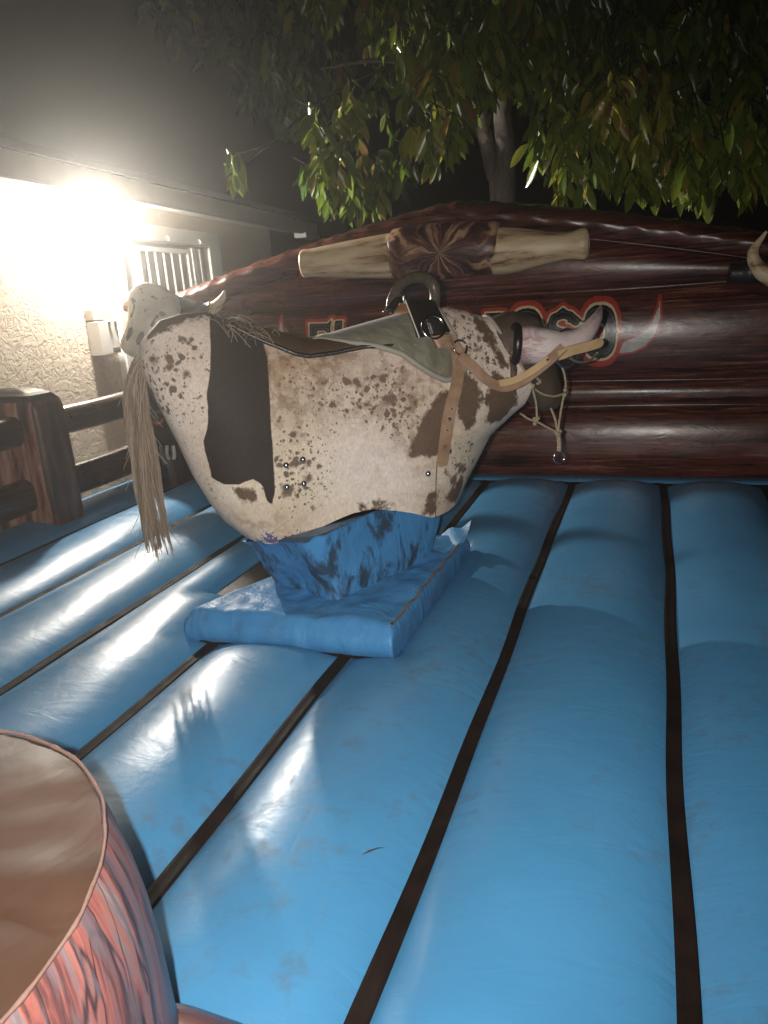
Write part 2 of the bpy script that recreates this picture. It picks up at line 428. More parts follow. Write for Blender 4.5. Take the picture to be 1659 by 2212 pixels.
nv_ = len(sv)+8
Fw = gridf(Nx, nv_)
M_WALL = m_wood(True)
mesh('wall_panel', Wv, [tuple(reversed(f)) for f in Fw]+[tuple(range(nv_)), tuple((Nx-1)*nv_+j for j in range(nv_-1, -1, -1))], M_WALL, wall_t, attrs={'sdf': np.clip(sdf, -.1, .1), 'tusk': np.clip(tusk, -.1, .1)})
# blue foot of the wall
vs, fs = rbox(((WL+WR)/2, 5.70, -.10), (WR-WL, .16, .27), .03)
mesh('foot_band', vs, fs, M_BLUE, wall_t)

# the longhorn ornament across the gable: hair band between two sawn horns
def m_hair():
    m = NT('printed_hair'); c = m.n('TexCoord'); sep = m.n('SeparateXYZ', i_0=m.attr('hp', 'Vector'))
    x, z = sep.outputs[0], sep.outputs[1]
    ang = m.math('ARCTAN2', z, x); r = m.math('SQRT', m.math('ADD', m.math('MULTIPLY', x, x), m.math('MULTIPLY', z, z)))
    wob = m.noise(m.obj(), 5.0, 3)
    an2 = m.math('ADD', ang, m.math('MULTIPLY', wob, .9))
    cmb = m.n('CombineXYZ', i_0=m.math('MULTIPLY', m.math('COSINE', an2), 4.2), i_1=m.math('MULTIPLY', m.math('SINE', an2), 4.2), i_2=m.math('MULTIPLY', r, 2.6))
    a = m.noise(cmb.outputs[0], 1.25, 5, .55, .25)
    col = m.ramp(a, [(.38, (.035, .013, .012)), (.48, (.12, .042, .036)), (.54, (.22, .10, .065)), (.62, (.50, .32, .18))])
    m.inp('Base Color', col); m.inp('Roughness', .4); m.bump(a, .25, .01); return m.m
def m_bone(name='printed_horn', dark=True):
    m = NT(name); v = m.obj((1.2, 9, 9)); a = m.noise(v, 1.5, 7, .6, .3)
    col = m.ramp(a, [(.36, (.16, .08, .04)), (.44, (.56, .38, .21)), (.55, (.76, .57, .36)), (.7, (.84, .68, .46))])
    m.inp('Base Color', col); m.inp('Roughness', .45); m.bump(m.noise(m.obj(), 8, 4), .2, .01); return m.m
orn = thing('longhorn_ornament', 'puffed ornament of brown hair band between two pale sawn horns under the gable', 'ornament', (-1.46, 5.6, 1.7))
def cyl_path(pts, rad, n=28, sq=1.0, cap=True):
    return tube(pts, rad, n, cap)
def lathe_x(prof, n=32, wob=.0):
    """prof: list of (x, y, z, r, ry) – ellipses round an axis running along x"""
    V = []
    for k, (x, y, z, r, ry) in enumerate(prof):
        for j in range(n):
            a = 2*math.pi*j/n
            V.append((x, y+math.cos(a)*ry*(1+wob*math.sin(3*a+x*7)), z+math.sin(a)*r*(1+wob*math.sin(2*a+x*9))))
    F = gridf(len(prof), n, False, True); m = len(prof)
    F.append(tuple(range(n-1, -1, -1))); F.append(tuple((m-1)*n+j for j in range(n)))
    return V, F
oy = 5.60
hp = [(-1.868, .10), (-1.862, .165), (-1.84, .182), (-1.75, .190), (-1.6, .196), (-1.46, .198), (-1.3, .194), (-1.15, .186), (-1.075, .176), (-1.055, .160), (-1.05, .10)]
V_, F_ = lathe_x([(x, oy, 1.758-.012*(x+1.46)+.015*0, r, r*.85) for x, r in hp], 36, .015)
Va = np.array(V_)
mesh('hair_band', V_, F_, m_hair(), orn, attrs={'hp': np.c_[(Va[:, 0]+1.46)*1.0, (Va[:, 2]-1.74)*1.0+(Va[:, 1]-oy)*.0, 0*Va[:, 0]]})
M_BONE = m_bone()
lp = [(-1.80, .165), (-1.90, .168), (-2.0, .160), (-2.12, .148), (-2.25, .136), (-2.38, .124), (-2.5, .114), (-2.56, .110), (-2.595, .112), (-2.607, .108), (-2.604, .09)]
V_, F_ = lathe_x([(x, oy, 1.752-.010*(x+1.46)-.012*max(0, -x-1.9), r*.98, r*.85) for x, r in lp], 28, .02)
mesh('horn', V_, [tuple(reversed(f)) for f in F_], M_BONE, orn)
rp = [(-1.10, .165), (-1.02, .166), (-.92, .150), (-.80, .128), (-.70, .110), (-.60, .100), (-.545, .102), (-.50, .112), (-.465, .116), (-.445, .105), (-.436, .07)]
V_, F_ = lathe_x([(x, oy, 1.722-.004*(x+1.05), r*.98, r*.85) for x, r in rp], 28, .02)
mesh('horn', V_, F_, M_BONE, orn)

# ------------------------------------------------------------------ skulls on the corner posts
def m_skull():
    m = NT('printed_skull'); d = m.attr('ink'); dn = m.math('ADD', d, m.math('MULTIPLY_ADD', m.noise(m.obj(), 30, 3), .012, -.006))
    base = m.ramp(m.noise(m.obj((6, 6, 6)), 1.2, 5), [(.35, (.48, .40, .30)), (.6, (.66, .58, .46))])
    m.inp('Base Color', m.mix(m.math('LESS_THAN', dn, 0.0), base, (.03, .022, .02))); m.inp('Roughness', .5)
    m.bump(m.noise(m.obj(), 12, 4), .3, .01); return m.m
M_SKULL = m_skull(); M_BARK_D = m_wood(False, base=((.012, .006, .0055), (.050, .021, .018), (.10, .045, .038)), axis='z')
M_TIP = m_bone('skull_horn')
def make_skull(mir, label):
    mx = (lambda x: x) if not mir else (lambda x: 2*WXC-x)
    q = lambda px, py, Y: Vector((mx(onY(px, py, Y).x), Y, onY(px, py, Y).z))
    t = thing('skull_ornament', label, 'skull', (mx(-3.85), 5.4, 1.0), 'skulls on the corner posts')
    A = q(352, 622, 5.30); B = q(281, 768, 5.02)
    ax = B-A; L = ax.length; ax.normalize()
    side = ax.cross(Vector((.25 if not mir else -.25, -1, .05))).normalized(); out = side.cross(ax).normalized()
    if out.y > 0: out = -out
    prof = [(0, .06, .05), (.05, .16, .09), (.14, .205, .12), (.26, .215, .13), (.36, .205, .13), (.46, .165, .12), (.58, .135, .11), (.72, .120, .10), (.86, .115, .09), (.95, .10, .07), (1, .05, .03)]
    n = 40; m = 48; V = []; ink = []
    for i in range(m):
        f = i/(m-1); w = np.interp(f, [p[0] for p in prof], [p[1] for p in prof]); d = np.interp(f, [p[0] for p in prof], [p[2] for p in prof])
        for j in range(n):
            a = 2*math.pi*j/n; ca, sa = math.cos(a), math.sin(a)
            lat = w*math.copysign(abs(ca)**.8, ca); dep = d*math.copysign(abs(sa)**.9, sa)
            V.append(A+ax*(f*L)+side*lat+out*dep)
            k = 9.
            if sa > -.2:
                pt = np.array([[lat, f*L]]); g = lambda poly: psdf(pt, poly)[0]+.006; ln = lambda pts, w_: poly_line(pt, pts, w_)[0]
                k = min(min(ln([(s*.10, .40*L), (s*.085, .56*L)], .02) for s in (-1, 1)),
                        g([(-.17, .33*L), (-.12, .30*L), (-.085, .36*L), (-.13, .40*L)]), g([(.17, .33*L), (.12, .30*L), (.085, .36*L), (.13, .40*L)]),
                        g([(-.075, .70*L), (-.035, .62*L), (-.015, .74*L), (-.025, .90*L), (-.065, .84*L)]), g([(.075, .70*L), (.035, .62*L), (.015, .74*L), (.025, .90*L), (.065, .84*L)]),
                        ln([(.0, .2*L), (.03, .32*L), (.0, .40*L), (.02, .55*L)], .012), ln([(-.11, .1*L), (-.06, .2*L), (-.02, .22*L)], .014), ln([(.12, .16*L), (.06, .24*L), (.05, .3*L)], .012))
            ink.append(k)
    F = gridf(m, n, False, True)+[tuple(range(n-1, -1, -1)), tuple((m-1)*n+j for j in range(n))]
    mesh('skull_face', V, F, M_SKULL, t, attrs={'ink': np.clip(ink, -.1, .1)})
    V_, F_ = tube(smooth_path([q(372, 655, 5.36), q(410, 668, 5.36), q(440, 670, 5.36), q(458, 667, 5.36)], 5), [.075]*10+[.06]*6, 14)
    mesh('horn_sleeve', V_, F_, simple('black_vinyl', (.02, .017, .016), .4), t)
    if mir:
        q = lambda px, py, Y: onY({452: 1672, 468: 1640, 480: 1627, 485: 1656, 372: 1760, 410: 1730, 440: 1700, 458: 1664}.get(px, px), {668: 604, 660: 582, 645: 545, 628: 500, 655: 640, 670: 620, 667: 602}.get(py, py), 5.3) if px > 360 else Vector((mx(onY(px, py, Y).x), Y, onY(px, py, Y).z))
    P = smooth_path([q(452, 668, 5.36), q(468, 660, 5.36), q(480, 645, 5.35), q(485, 628, 5.34)], 6)
    V_, F_ = tube(P, lerp_list([.052, .046, .033, .008], len(P)), 12); mesh('horn', V_, F_, M_TIP, t)
    P = smooth_path([q(318, 650, 5.36), q(296, 655, 5.34), q(280, 664, 5.30), q(274, 674, 5.28)], 6)
    V_, F_ = tube(P, lerp_list([.07, .07, .06, .03], len(P)), 12); mesh('horn', V_, F_, M_TIP, t)
make_skull(False, 'cream cow skull with black cracks behind the bull rump')
make_skull(True, 'cream cow skull showing only a horn tip at the right end of the backboard')
for mir, lab in ((0, 'dark wood-printed post under the cream skull, behind the hanging tail'), (1, 'dark wood-printed post at the right end of the backboard')):
    x = -3.98 if not mir else 2*WXC+3.98
    P = [(x, 5.36, z) for z in (-.3, -.1, .2, .5, .8, 1.02, 1.10, 1.14)]
    V_, F_ = tube(P, [.19, .2, .205, .205, .2, .19, .15, .08], 24)
    tag(mesh('corner_post', V_, F_, M_BARK_D), lab, 'post')

# ------------------------------------------------------------------ left fence: post and rails
def m_bark():
    m = NT('printed_bark'); v = m.obj((7, 7, 1.1)); a = m.noise(v, 1.3, 7, .65, .5); b = m.noise(m.obj((2, 2, 1)), 2.2, 4, .6, .5)
    col = m.ramp(a, [(.40, (.020, .008, .007)), (.455, (.10, .034, .027)), (.50, (.25, .085, .062)), (.55, (.36, .17, .125)), (.62, (.46, .30, .24))])
    col = m.mix(m.ramp(b, [(.42, 0), (.62, .75)]), col, m.mix(1., col, (.55, .42, .42), 'MULTIPLY'))
    zc = m.n('SeparateXYZ', i_0=m.n('TexCoord').outputs['Object']).outputs
    col = m.mix(m.ramp(zc[2], [(0, 0)]) if False else m.math('GREATER_THAN', zc[2], 1.245), col, (.032, .022, .019))
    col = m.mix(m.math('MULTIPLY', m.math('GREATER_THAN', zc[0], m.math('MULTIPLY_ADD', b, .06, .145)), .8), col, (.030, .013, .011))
    m.inp('Base Color', col); m.inp('Roughness', .36); m.bump(m.noise(m.obj((1, 1, .6)), 9, 5), .3, .012); return m.m
M_BARK = m_bark(); M_RAIL = m_wood(False, base=((.012, .006, .006), (.048, .021, .019), (.085, .042, .036)), axis='y')
def puffy_box(x0, x1, y0, y1, z0, z1, r, n=10, bulge=.02, name='post_body'):
    V = []; F = []
    zs = [z0+(z1-z0)*i/24 for i in range(25)]
    nn = 64
    for z in zs:
        f = (z-z0)/(z1-z0); cap = 1.0
        dtop = (z1-z)/.12
        if dtop < 1: cap = .80+.20*math.sqrt(max(0, 1-(1-dtop)**2))
        for k in range(nn):
            a = 2*math.pi*k/nn; c, s = math.cos(a), math.sin(a); e = .22
            px = math.copysign(abs(c)**e, c); py = math.copysign(abs(s)**e, s)
            bx = 1+bulge*math.sin(math.pi*f)
            V.append(((x0+x1)/2+px*(x1-x0)/2*cap*bx, (y0+y1)/2+py*(y1-y0)/2*cap*bx, z))
    m = len(zs); F = gridf(m, nn, False, True); F.append(tuple(range(nn-1, -1, -1)))
    c0 = len(V); V.append(((x0+x1)/2, (y0+y1)/2, z1+.05)); 
    # domed top
    rings = 5; base = (m-1)*nn
    prev = [base+k for k in range(nn)]
    for q in range(1, rings):
        ff = 1-q/rings; idx = []
        for k in range(nn):
            p = V[base+k]; idx.append(len(V)); V.append(((x0+x1)/2+(p[0]-(x0+x1)/2)*ff, (y0+y1)/2+(p[1]-(y0+y1)/2)*ff, z1+.05*(1-ff*ff)))
        for k in range(nn): F.append((prev[k], prev[(k+1) % nn], idx[(k+1) % nn], idx[k]))
        prev = idx
    for k in range(nn): F.append((prev[k], prev[(k+1) % nn], c0))
    return V, F
fence = thing('inflatable_fence', 'dark wood-printed inflatable side fence with thick bark post and two rails', 'fence', (-4.15, 4.1, -.3))
V_, F_ = puffy_box(-4.56, -3.94, 3.94, 4.24, -.02, .985, .05)
V2 = np.array(V_); V2[:, 0] += .05*(V2[:, 2]-.5)*np.where(V2[:, 0] > -4.25, 0.0, -1)
mesh('post', V2, F_, M_BARK, fence)
def rail(y0, y1, zc, hz, x=-4.16, hx=.085):
    N = 28; V = []; n = 20
    for i in range(N):
        y = y0+(y1-y0)*i/(N-1)
        for k in range(n):
            a = 2*math.pi*k/n; c, s = math.cos(a), math.sin(a)
            V.append((x+hx*math.copysign(abs(c)**.7, c), y, zc+.004*math.sin(y*5)+hz*math.copysign(abs(s)**.8, s)))
    F = gridf(N, n, False, True); F.append(tuple(range(n-1, -1, -1))); F.append(tuple((N-1)*n+k for k in range(n)))
    mesh('rail', V, F, M_RAIL, fence)
for zc, hz in ((.745, .105), (.285, .118)):
    rail(4.18, 5.45, zc, hz); rail(.4, 4.0, zc, hz)

# fringed banner near the far corner
ban = thing('fringed_banner', 'dark banner with orange edging and pale fringe, seen between the tail and the rump', 'banner', (-3.95, 5.2, .5))
V_, F_ = rbox((-3.90, 5.18, .52), (.52, .07, .32), .033, 4)
mesh('banner_body', V_, F_, simple('dark_banner', (.022, .013, .011), .45), ban)
mb = MB()
for k in range(7):
    x = -4.10+.06*k; P = smooth_path([(x, 5.135, .395), (x+.01*random.uniform(-2, 2), 5.13, .32), (x+.02*random.uniform(-2, 2), 5.125, .22+.06*random.random())], 4)
    V_, F_ = tube(P, [.016]*len(P), 6, flat=.4); mb.add(V_, F_)
mb.build('fringe', simple('pale_leather', (.55, .50, .42), .7), ban)
mb = MB()
P = smooth_path([(-4.14, 5.142, .58), (-4.06, 5.14, .64), (-3.95, 5.14, .62), (-3.86, 5.14, .58), (-3.80, 5.14, .62)], 6); V_, F_ = tube(P, .016, 6, flat=.4); mb.add(V_, F_)
P = smooth_path([(-4.13, 5.13, .40), (-4.12, 5.13, .35), (-4.09, 5.13, .30)], 6); V_, F_ = tube(P, .014, 6, flat=.5); mb.add(V_, F_)
mb.build('edging', simple('orange_print', (.40, .10, .055), .5), ban)

# ------------------------------------------------------------------ front stump and log (near the lens)
def m_stumpside():
    m = NT('stump_bark_print'); sep = m.n('SeparateXYZ', i_0=m.attr('cyl', 'Vector'))
    cmb = m.n('CombineXYZ', i_0=m.math('MULTIPLY', m.math('ADD', sep.outputs[0], m.math('MULTIPLY', sep.outputs[1], -.35)), 6.5), i_1=m.math('MULTIPLY', sep.outputs[1], 1.5), i_2=0.0)
    a = m.noise(cmb.outputs[0], 1.6, 6, .6, .9); b = m.noise(cmb.outputs[0], 3.0, 5, .6, .5)
    col = m.ramp(a, [(.34, (.030, .022, .026)), (.43, (.12, .050, .048)), (.48, (.25, .082, .070)), (.53, (.29, .12, .10)), (.58, (.19, .135, .14)), (.68, (.36, .26, .24))])
    blk = m.ramp(m.noise(cmb.outputs[0], .85, 3, .5, .7), [(.485, 0), (.497, 1), (.503, 1), (.515, 0)])
    col = m.mix(m.math('MULTIPLY', blk, .92), col, (.03, .02, .025))
    col = m.mix(m.ramp(b, [(.52, 0), (.60, .75)]), col, (.135, .105, .12))
    m.inp('Base Color', col); m.inp('Roughness', .4); m.bump(a, .15, .01); return m.m
def m_stumptop():
    m = NT('stump_top_vinyl'); v = m.obj((3, 1.5, 1), (0, 0, .4)); a = m.noise(v, 1.5, 5, .55, .5)
    m.inp('Base Color', m.ramp(a, [(.35, (.042, .020, .012)), (.65, (.060, .031, .020))])); m.inp('Roughness', .52); m.inp('Specular IOR Level', .3)
    m.bump(m.noise(m.obj((2.5, 1, 1), (0, 0, .5)), 2.6, 4, .5, .6), .25, .03); return m.m
SC = Vector((-1.19, .475, 0)); SR = .485; SZ = .70
stump = thing('inflatable_stump', 'brown puffed tree stump with pink bark sides at the near left corner', 'stump', (SC.x, SC.y, -.3))
prof = [(-.3, .52), (-.1, .535), (.1, .538), (.25, .538), (.4, .535), (.5, .53), (.58, .520), (.64, .506), (.68, .494), (.70, .485)]
n = 96; V = []; cy = []
for i, (z, r) in enumerate(prof):
    for k in range(n+1):
        a = 2*math.pi*k/n; rr = r*(1+.005*math.sin(a*7+z*8))+.003*(1.6*mnoise.noise(Vector((7*math.cos(a), 7*math.sin(a), .4))))*(1 if i > 7 else .2)
        V.append((SC.x+rr*math.cos(a), SC.y+rr*math.sin(a), z)); cy.append((a, z, 0))
mesh('bark_side', V, gridf(len(prof), n+1), m_stumpside(), stump, attrs={'cyl': np.array(cy)})
V = []; rings = 14
for i in range(rings+1):
    f = 1-i/rings
    for k in range(n):
        a = 2*math.pi*k/n; rr = .485*f*(1+.005*math.sin(a*7+5.6)*f)+(.003*(1.6*mnoise.noise(Vector((7*math.cos(a), 7*math.sin(a), .4)))) if i == 0 else 0)
        pk = (.012*math.sin(13*a+2*math.sin(3*a))+.006*math.sin(29*a+3*math.sin(5*a)))*math.exp(-((1-f)/.28)**1)*(1 if i > 0 else 0)
        V.append((SC.x+rr*math.cos(a), SC.y+rr*math.sin(a), .70+.055*(1-f*f)**.8+pk*.7))
mesh('cut_top', V, gridf(rings+1, n, False, True), m_stumptop(), stump)
P = [(SC.x+(.489+.003*(1.6*mnoise.noise(Vector((7*math.cos(a), 7*math.sin(a), .4)))))*math.cos(a), SC.y+(.489+.003*(1.6*mnoise.noise(Vector((7*math.cos(a), 7*math.sin(a), .4)))))*math.sin(a), .702) for a in np.linspace(0, 2*math.pi, 140, endpoint=False)]
V_, F_ = tube(P, [.0028+.0022*random.random()**2 for i in range(140)], 6, closed=True)
mesh('rim_seam', V_, F_, simple('seam_thread', (.17, .10, .08), .6, bump=.3), stump)
P = [(x, .80+.01*math.sin(x*4), .075) for x in np.linspace(-1.02, 1.5, 30)]
V_, F_ = tube(P, [.06, .13, .145]+[.145]*27, 20)
tag(mesh('front_log', V_, F_, m_wood(False, base=((.03, .012, .01), (.14, .055, .045), (.30, .15, .12)), axis='x')), 'brown log-shaped bolster along the near edge beside the stump', 'bolster')

# ------------------------------------------------------------------ pad and pedestal under the bull
def m_pad(stain):
    m = NT('blue_pad_vinyl' if not stain else 'stained_blue_vinyl'); v = m.obj(); a = m.noise(v, 5, 6)
    col = m.mix(a, (.045, .20, .44), (.07, .27, .54))
    if stain:
        s1 = m.ramp(m.noise(m.obj((6, 6, 3.0)), 1.3, 7, .68, .7), [(.50, 0), (.60, 1)])
        col = m.mix(m.math('MULTIPLY', s1, .85), col, (.025, .027, .03))
    else:
        s1 = m.ramp(m.noise(m.obj((1, 1, 1)), 7, 7, .7), [(.52, 0), (.72, 1)])
        col = m.mix(m.math('MULTIPLY', s1, .6), col, (.10, .11, .10))
    m.inp('Base Color', col); m.inp('Roughness', m.ramp(m.noise(v, 18, 5), [(.3, .40), (.7, .58)])); m.inp('Specular IOR Level', .32)
    wr = m.noise(m.obj((1.3, 1.3, .45)), 5.5, 4, .55, 1.0); m.bump(wr, .45, .03); return m.m
pc = [Vector((-1.985, 2.635, 0)), Vector((-.985, 2.645, 0)), Vector((-.945, 3.86, 0)), Vector((-1.52, 3.88, 0))]
def pad_pt(a, b): 
    return (pc[0]*(1-a)+pc[1]*a)*(1-b)+(pc[3]*(1-a)+pc[2]*a)*b
NP = 90; V = []
PZ0, PZ1 = .03, .165
for i in range(NP):
    for j in range(NP):
        a = i/(NP-1); b = j/(NP-1); p = pad_pt(a, b); e = min(a, 1-a, b, 1-b)
        w = mnoise.noise(Vector((p.x*4, p.y*4, 1.3)))*.022+mnoise.noise(Vector((p.x*13, p.y*9, 4)))*.010
        z = PZ1-.05*(1-min(1, e/.05))**2.4+w*min(1, e/.04)+.012*math.exp(-(e/.03)**2)
        V.append((p.x, p.y, z))
F = gridf(NP, NP); rim = [i*NP for i in range(NP)] + [(NP-1)*NP+j for j in range(1, NP)] + [i*NP+NP-1 for i in range(NP-2, -1, -1)] + [j for j in range(NP-2, 0, -1)]
prev = rim; cen = sum(pc, Vector())/4
for q, (zz, ex) in enumerate(((.110, .018), (.085, .026), (.06, .028), (.035, .020), (.012, .004))):
    idx = []
    for t, i in enumerate(rim):
        p = Vector(V[i]); d = (Vector((p.x, p.y, 0))-Vector((cen.x, cen.y, 0))); d = Vector((math.copysign(min(1, abs(d.x)*1.9)**6, d.x), math.copysign(min(1, abs(d.y)*1.7)**6, d.y), 0))
        if d.length > 1: d.normalize()
        w = .012*mnoise.noise(Vector((p.x*11, p.y*11, zz*6)))
        idx.append(len(V)); V.append((p.x+d.x*(ex+w), p.y+d.y*(ex+w), zz+.01*mnoise.noise(Vector((p.x*8, p.y*8, 3)))))
    for t in range(len(rim)): u = (t+1) % len(rim); F.append((prev[t], idx[t], idx[u], prev[u]))
    prev = idx
M_PAD = m_pad(False)
pad = thing('base_pad', 'wrinkled blue vinyl square pad lying round the foot of the pedestal', 'pad', (-1.43, 3.25, 0))
mesh('cushion', V, F, M_PAD, pad)
P = smooth_path([pad_pt(.985, b)+Vector((0, 0, .155+.008*math.sin(b*40))) for b in np.linspace(0.02, .98, 16)], 4)
V_, F_ = tube(P, .006, 6); mesh('piping', V_, F_, simple('rusty_piping', (.20, .13, .08), .6), pad)
# raised far corner flap
fl0 = pad_pt(1, 1); V = []
for i in range(9):
    for j in range(7):
        a, b = i/8, j/6; V.append(fl0+Vector((-.16+.18*a, -.20*(1-b)+.02, .10+.12*(a*.6+b*.5)+.012*math.sin(a*9+b*5))))
V += [v-Vector((.012, .0, .015)) for v in V]
nq = 63; F = gridf(9, 7); F += [tuple(i+nq for i in reversed(f)) for f in F]
mesh('corner_flap', V, F, M_PAD, pad)

ped = thing('pedestal', 'stained blue vinyl covered pedestal carrying the bull', 'pedestal', (-1.41, 3.32, .1))
e1 = Vector((.39, .92, 0)); e2 = Vector((.92, -.39, 0)); pcn = Vector((-1.40, 3.30, 0))
N = 120; lev = np.linspace(0, 1, 34); V = []
for h in lev:
    z = .13+.35*h
    for k in range(N):
        a = 2*math.pi*k/N; c, s = math.cos(a), math.sin(a); ex = .20
        px = math.copysign(abs(c)**ex, c); py = math.copysign(abs(s)**ex, s)
        hl_ = .385+.05*h; hw = .25+.03*h
        if px < 0: hl_ += .09*h*h
        p = pcn+e1*(px*hl_)+e2*(py*hw)
        w = .020*mnoise.noise(Vector((p.x*6, p.y*6, z*5)))+.012*mnoise.noise(Vector((p.x*16, p.y*16, z*9)))
        w -= .020*abs(math.sin(h*4+a*1.3))*.5
        d = (e1*px+e2*py).normalized()
        p = p+d*w; p.z = z+(.02*mnoise.noise(Vector((a*2, h*3, 0)))+.05*py-.03*max(0, -px))*h; V.append(p)
F = gridf(len(lev), N, False, True); F.append(tuple((len(lev)-1)*N+k for k in range(N)))
mesh('cover', V, F, m_pad(True), ped)
V_, F_ = rbox((-1.40, 3.25, .70), (.24, .24, .36), .02); mesh('drive_column', V_, F_, simple('black_steel', (.02, .02, .02), .5), ped)
# ------------------------------------------------------------------ mechanical bull
TH = math.radians(36); BC = Vector((-1.40, 3.23, 0))
BU = Vector((math.cos(TH), math.sin(TH), 0)); BV = Vector((math.sin(TH), -math.cos(TH), 0))
def bp(px, py, v=0.0): return onPlane(px, py, BC+BV*v, BV)
def buw(px, py, v=.22):
    p = bp(px, py, v); return ((p-BC).dot(BU), p.z)
def proj(P):
    P = np.asarray(P, float)-np.array(EYE); fx = P@np.array(_f)
    return np.c_[PW/2+FPX*(P@np.array(_r))/fx, PH/2-FPX*(P@np.array(_u))/fx]
def tab(x, pts): return np.interp(x, [p[0] for p in pts], [p[1] for p in pts])
TOPW = [(-.80, 1.405), (-.747, 1.449), (-.656, 1.470), (-.557, 1.470), (-.442, 1.432), (-.285, 1.366), (-.121, 1.312), (.0, 1.318), (.101, 1.337), (.307, 1.374), (.424, 1.405), (.565, 1.412), (.66, 1.39), (.80, 1.34)]
BOTW = [(-.56, .50), (-.53, .465), (-.46, .445), (-.397, .440), (-.288, .458), (-.154, .497), (-.018, .532), (.073, .536), (.185, .516), (.30, .470), (.369, .446), (.489, .435), (.546, .446), (.61, .475)]
REAR = [(0, -.53), (.08, -.60), (.16, -.645), (.31, -.705), (.5, -.757), (.67, -.81), (.80, -.848), (.88, -.858), (.95, -.845), (1, -.80)]
FRONT = [(0, .61), (.09, .655), (.18, .705), (.33, .785), (.40, .865), (.5, .945), (.6, .955), (.7, .91), (.82, .85), (1, .775)]
def hull(t, a, off=0.0):
    """t: tail 0 .. neck 1; a: right rim 0 .. spine .5 .. left rim 1"""
    c = math.cos(a*math.pi); s = math.sin(a*math.pi)
    h = abs(s)**(2/2.7); lat = math.copysign(abs(c)**(2/2.5), c)
    ut = -.80+1.575*t; ub = -.53+1.14*t
    wt = tab(ut, TOPW); wb = tab(ub, BOTW)
    u = tab(h, REAR)*(1-t)+tab(h, FRONT)*t
    w = wb+(wt-wb)*h
    ti = min(t/.26, 1); end = (1-(1-ti)**2.6)**(1/2.6)
    sf = max(0, (t-.66)/.34); up = float(sstep(.36, .66, h))
    fr = 1-sf**2.2*(1-up)-up*.40*sf**1.5
    W = .262*end*fr*(1-.10*(1-h)**2)*(1-.10*math.exp(-((t-.42)/.16)**2)*h)
    W *= 1+.03*math.sin(t*7+h*3)
    W += .010*mnoise.noise(Vector((u*4.5, w*4.5, lat*2)))*min(1, W/.1)
    w += .007*mnoise.noise(Vector((u*9, lat*2, 5.)))*(1-h)**4
    return BC+BU*u+BV*(lat*W)+Vector((0, 0, w))
def hull_n(t, a):
    e = .004
    d1 = hull(min(1, t+e), a)-hull(max(0, t-e), a); d2 = hull(t, min(1, a+e))-hull(t, max(0, a-e))
    n = d1.cross(d2)
    if n.length < 1e-9: return Vector((0, 0, 1))
    n.normalize(); m = hull(t, a)-(BC+BU*(hull(t, a)-BC).dot(BU)*.9+Vector((0, 0, .95)))
    return n if n.dot(m) > 0 else -n
def hp(t, a, off): return hull(t, a)+hull_n(t, a)*off
NTt, NA = 190, 170
tt = np.concatenate([np.linspace(0, .10, 40, endpoint=False), np.linspace(.10, 1, NTt-40)]); aa = np.linspace(0, 1, NA)
HV = [hull(t, a) for t in tt for a in aa]; HVn = np.array([tuple(v) for v in HV])
HTA = np.array([(t, a) for t in tt for a in aa]); HPX = proj(HVn)
nearm = HTA[:, 1] <= .5
def on_hull(px, py):
    """(t, a) of the point on the bull's right side seen at this place in the photo"""
    d = ((HPX-np.array([px, py]))**2).sum(1); d = np.where(nearm, d, 1e9); return HTA[int(d.argmin())]
def surf(px, py, off=.0):
    t, a = on_hull(px, py); return hp(t, a, off), hull_n(t, a)
UW = np.c_[(HVn-np.array(BC))@np.array(BU), HVn[:, 2]]
def bpoly(pts, v=.22): return [buw(x, y, v) for x, y in pts]
band = psdf(UW, bpoly([(458, 690), (475, 655), (560, 660), (575, 735), (583, 775), (584, 900), (588, 980), (592, 1060), (585, 1087), (573, 1078), (566, 1045), (545, 1032), (515, 1046), (485, 1047), (458, 1036), (446, 985), (440, 955), (449, 925), (450, 880), (447, 855), (456, 800), (457, 740)]))
br = [[(290, 660), (500, 650), (470, 690), (430, 690), (385, 705), (345, 728), (320, 740)],
      [(890, 945), (905, 915), (930, 870), (965, 840), (970, 850), (950, 980), (925, 985), (885, 985)],
      [(985, 855), (1010, 800), (1040, 830), (1042, 870), (1030, 905), (1020, 930), (1005, 925), (990, 890)],
      [(1055, 865), (1075, 800), (1115, 820), (1140, 880), (1100, 920), (1060, 915)],
      [(1000, 1050), (1020, 1040), (1020, 1080), (1005, 1100), (985, 1098), (975, 1075)],
      [(925, 1065), (945, 1060), (948, 1110), (915, 1112)],
      [(775, 1085), (800, 1078), (845, 1085), (850, 1100), (780, 1102)],
      [(500, 1050), (545, 1052), (560, 1085), (530, 1085)],
      [(1050, 675), (1075, 690), (1110, 790), (1095, 795), (1070, 740), (1045, 700)]]
brown = np.min([psdf(UW, bpoly(p)) for p in br], axis=0)
def gsum(lst): return sum(w*np.exp(-((HPX[:, 0]-x)**2/(2*rx*rx)+(HPX[:, 1]-y)**2/(2*ry*ry))) for x, y, rx, ry, w in lst)
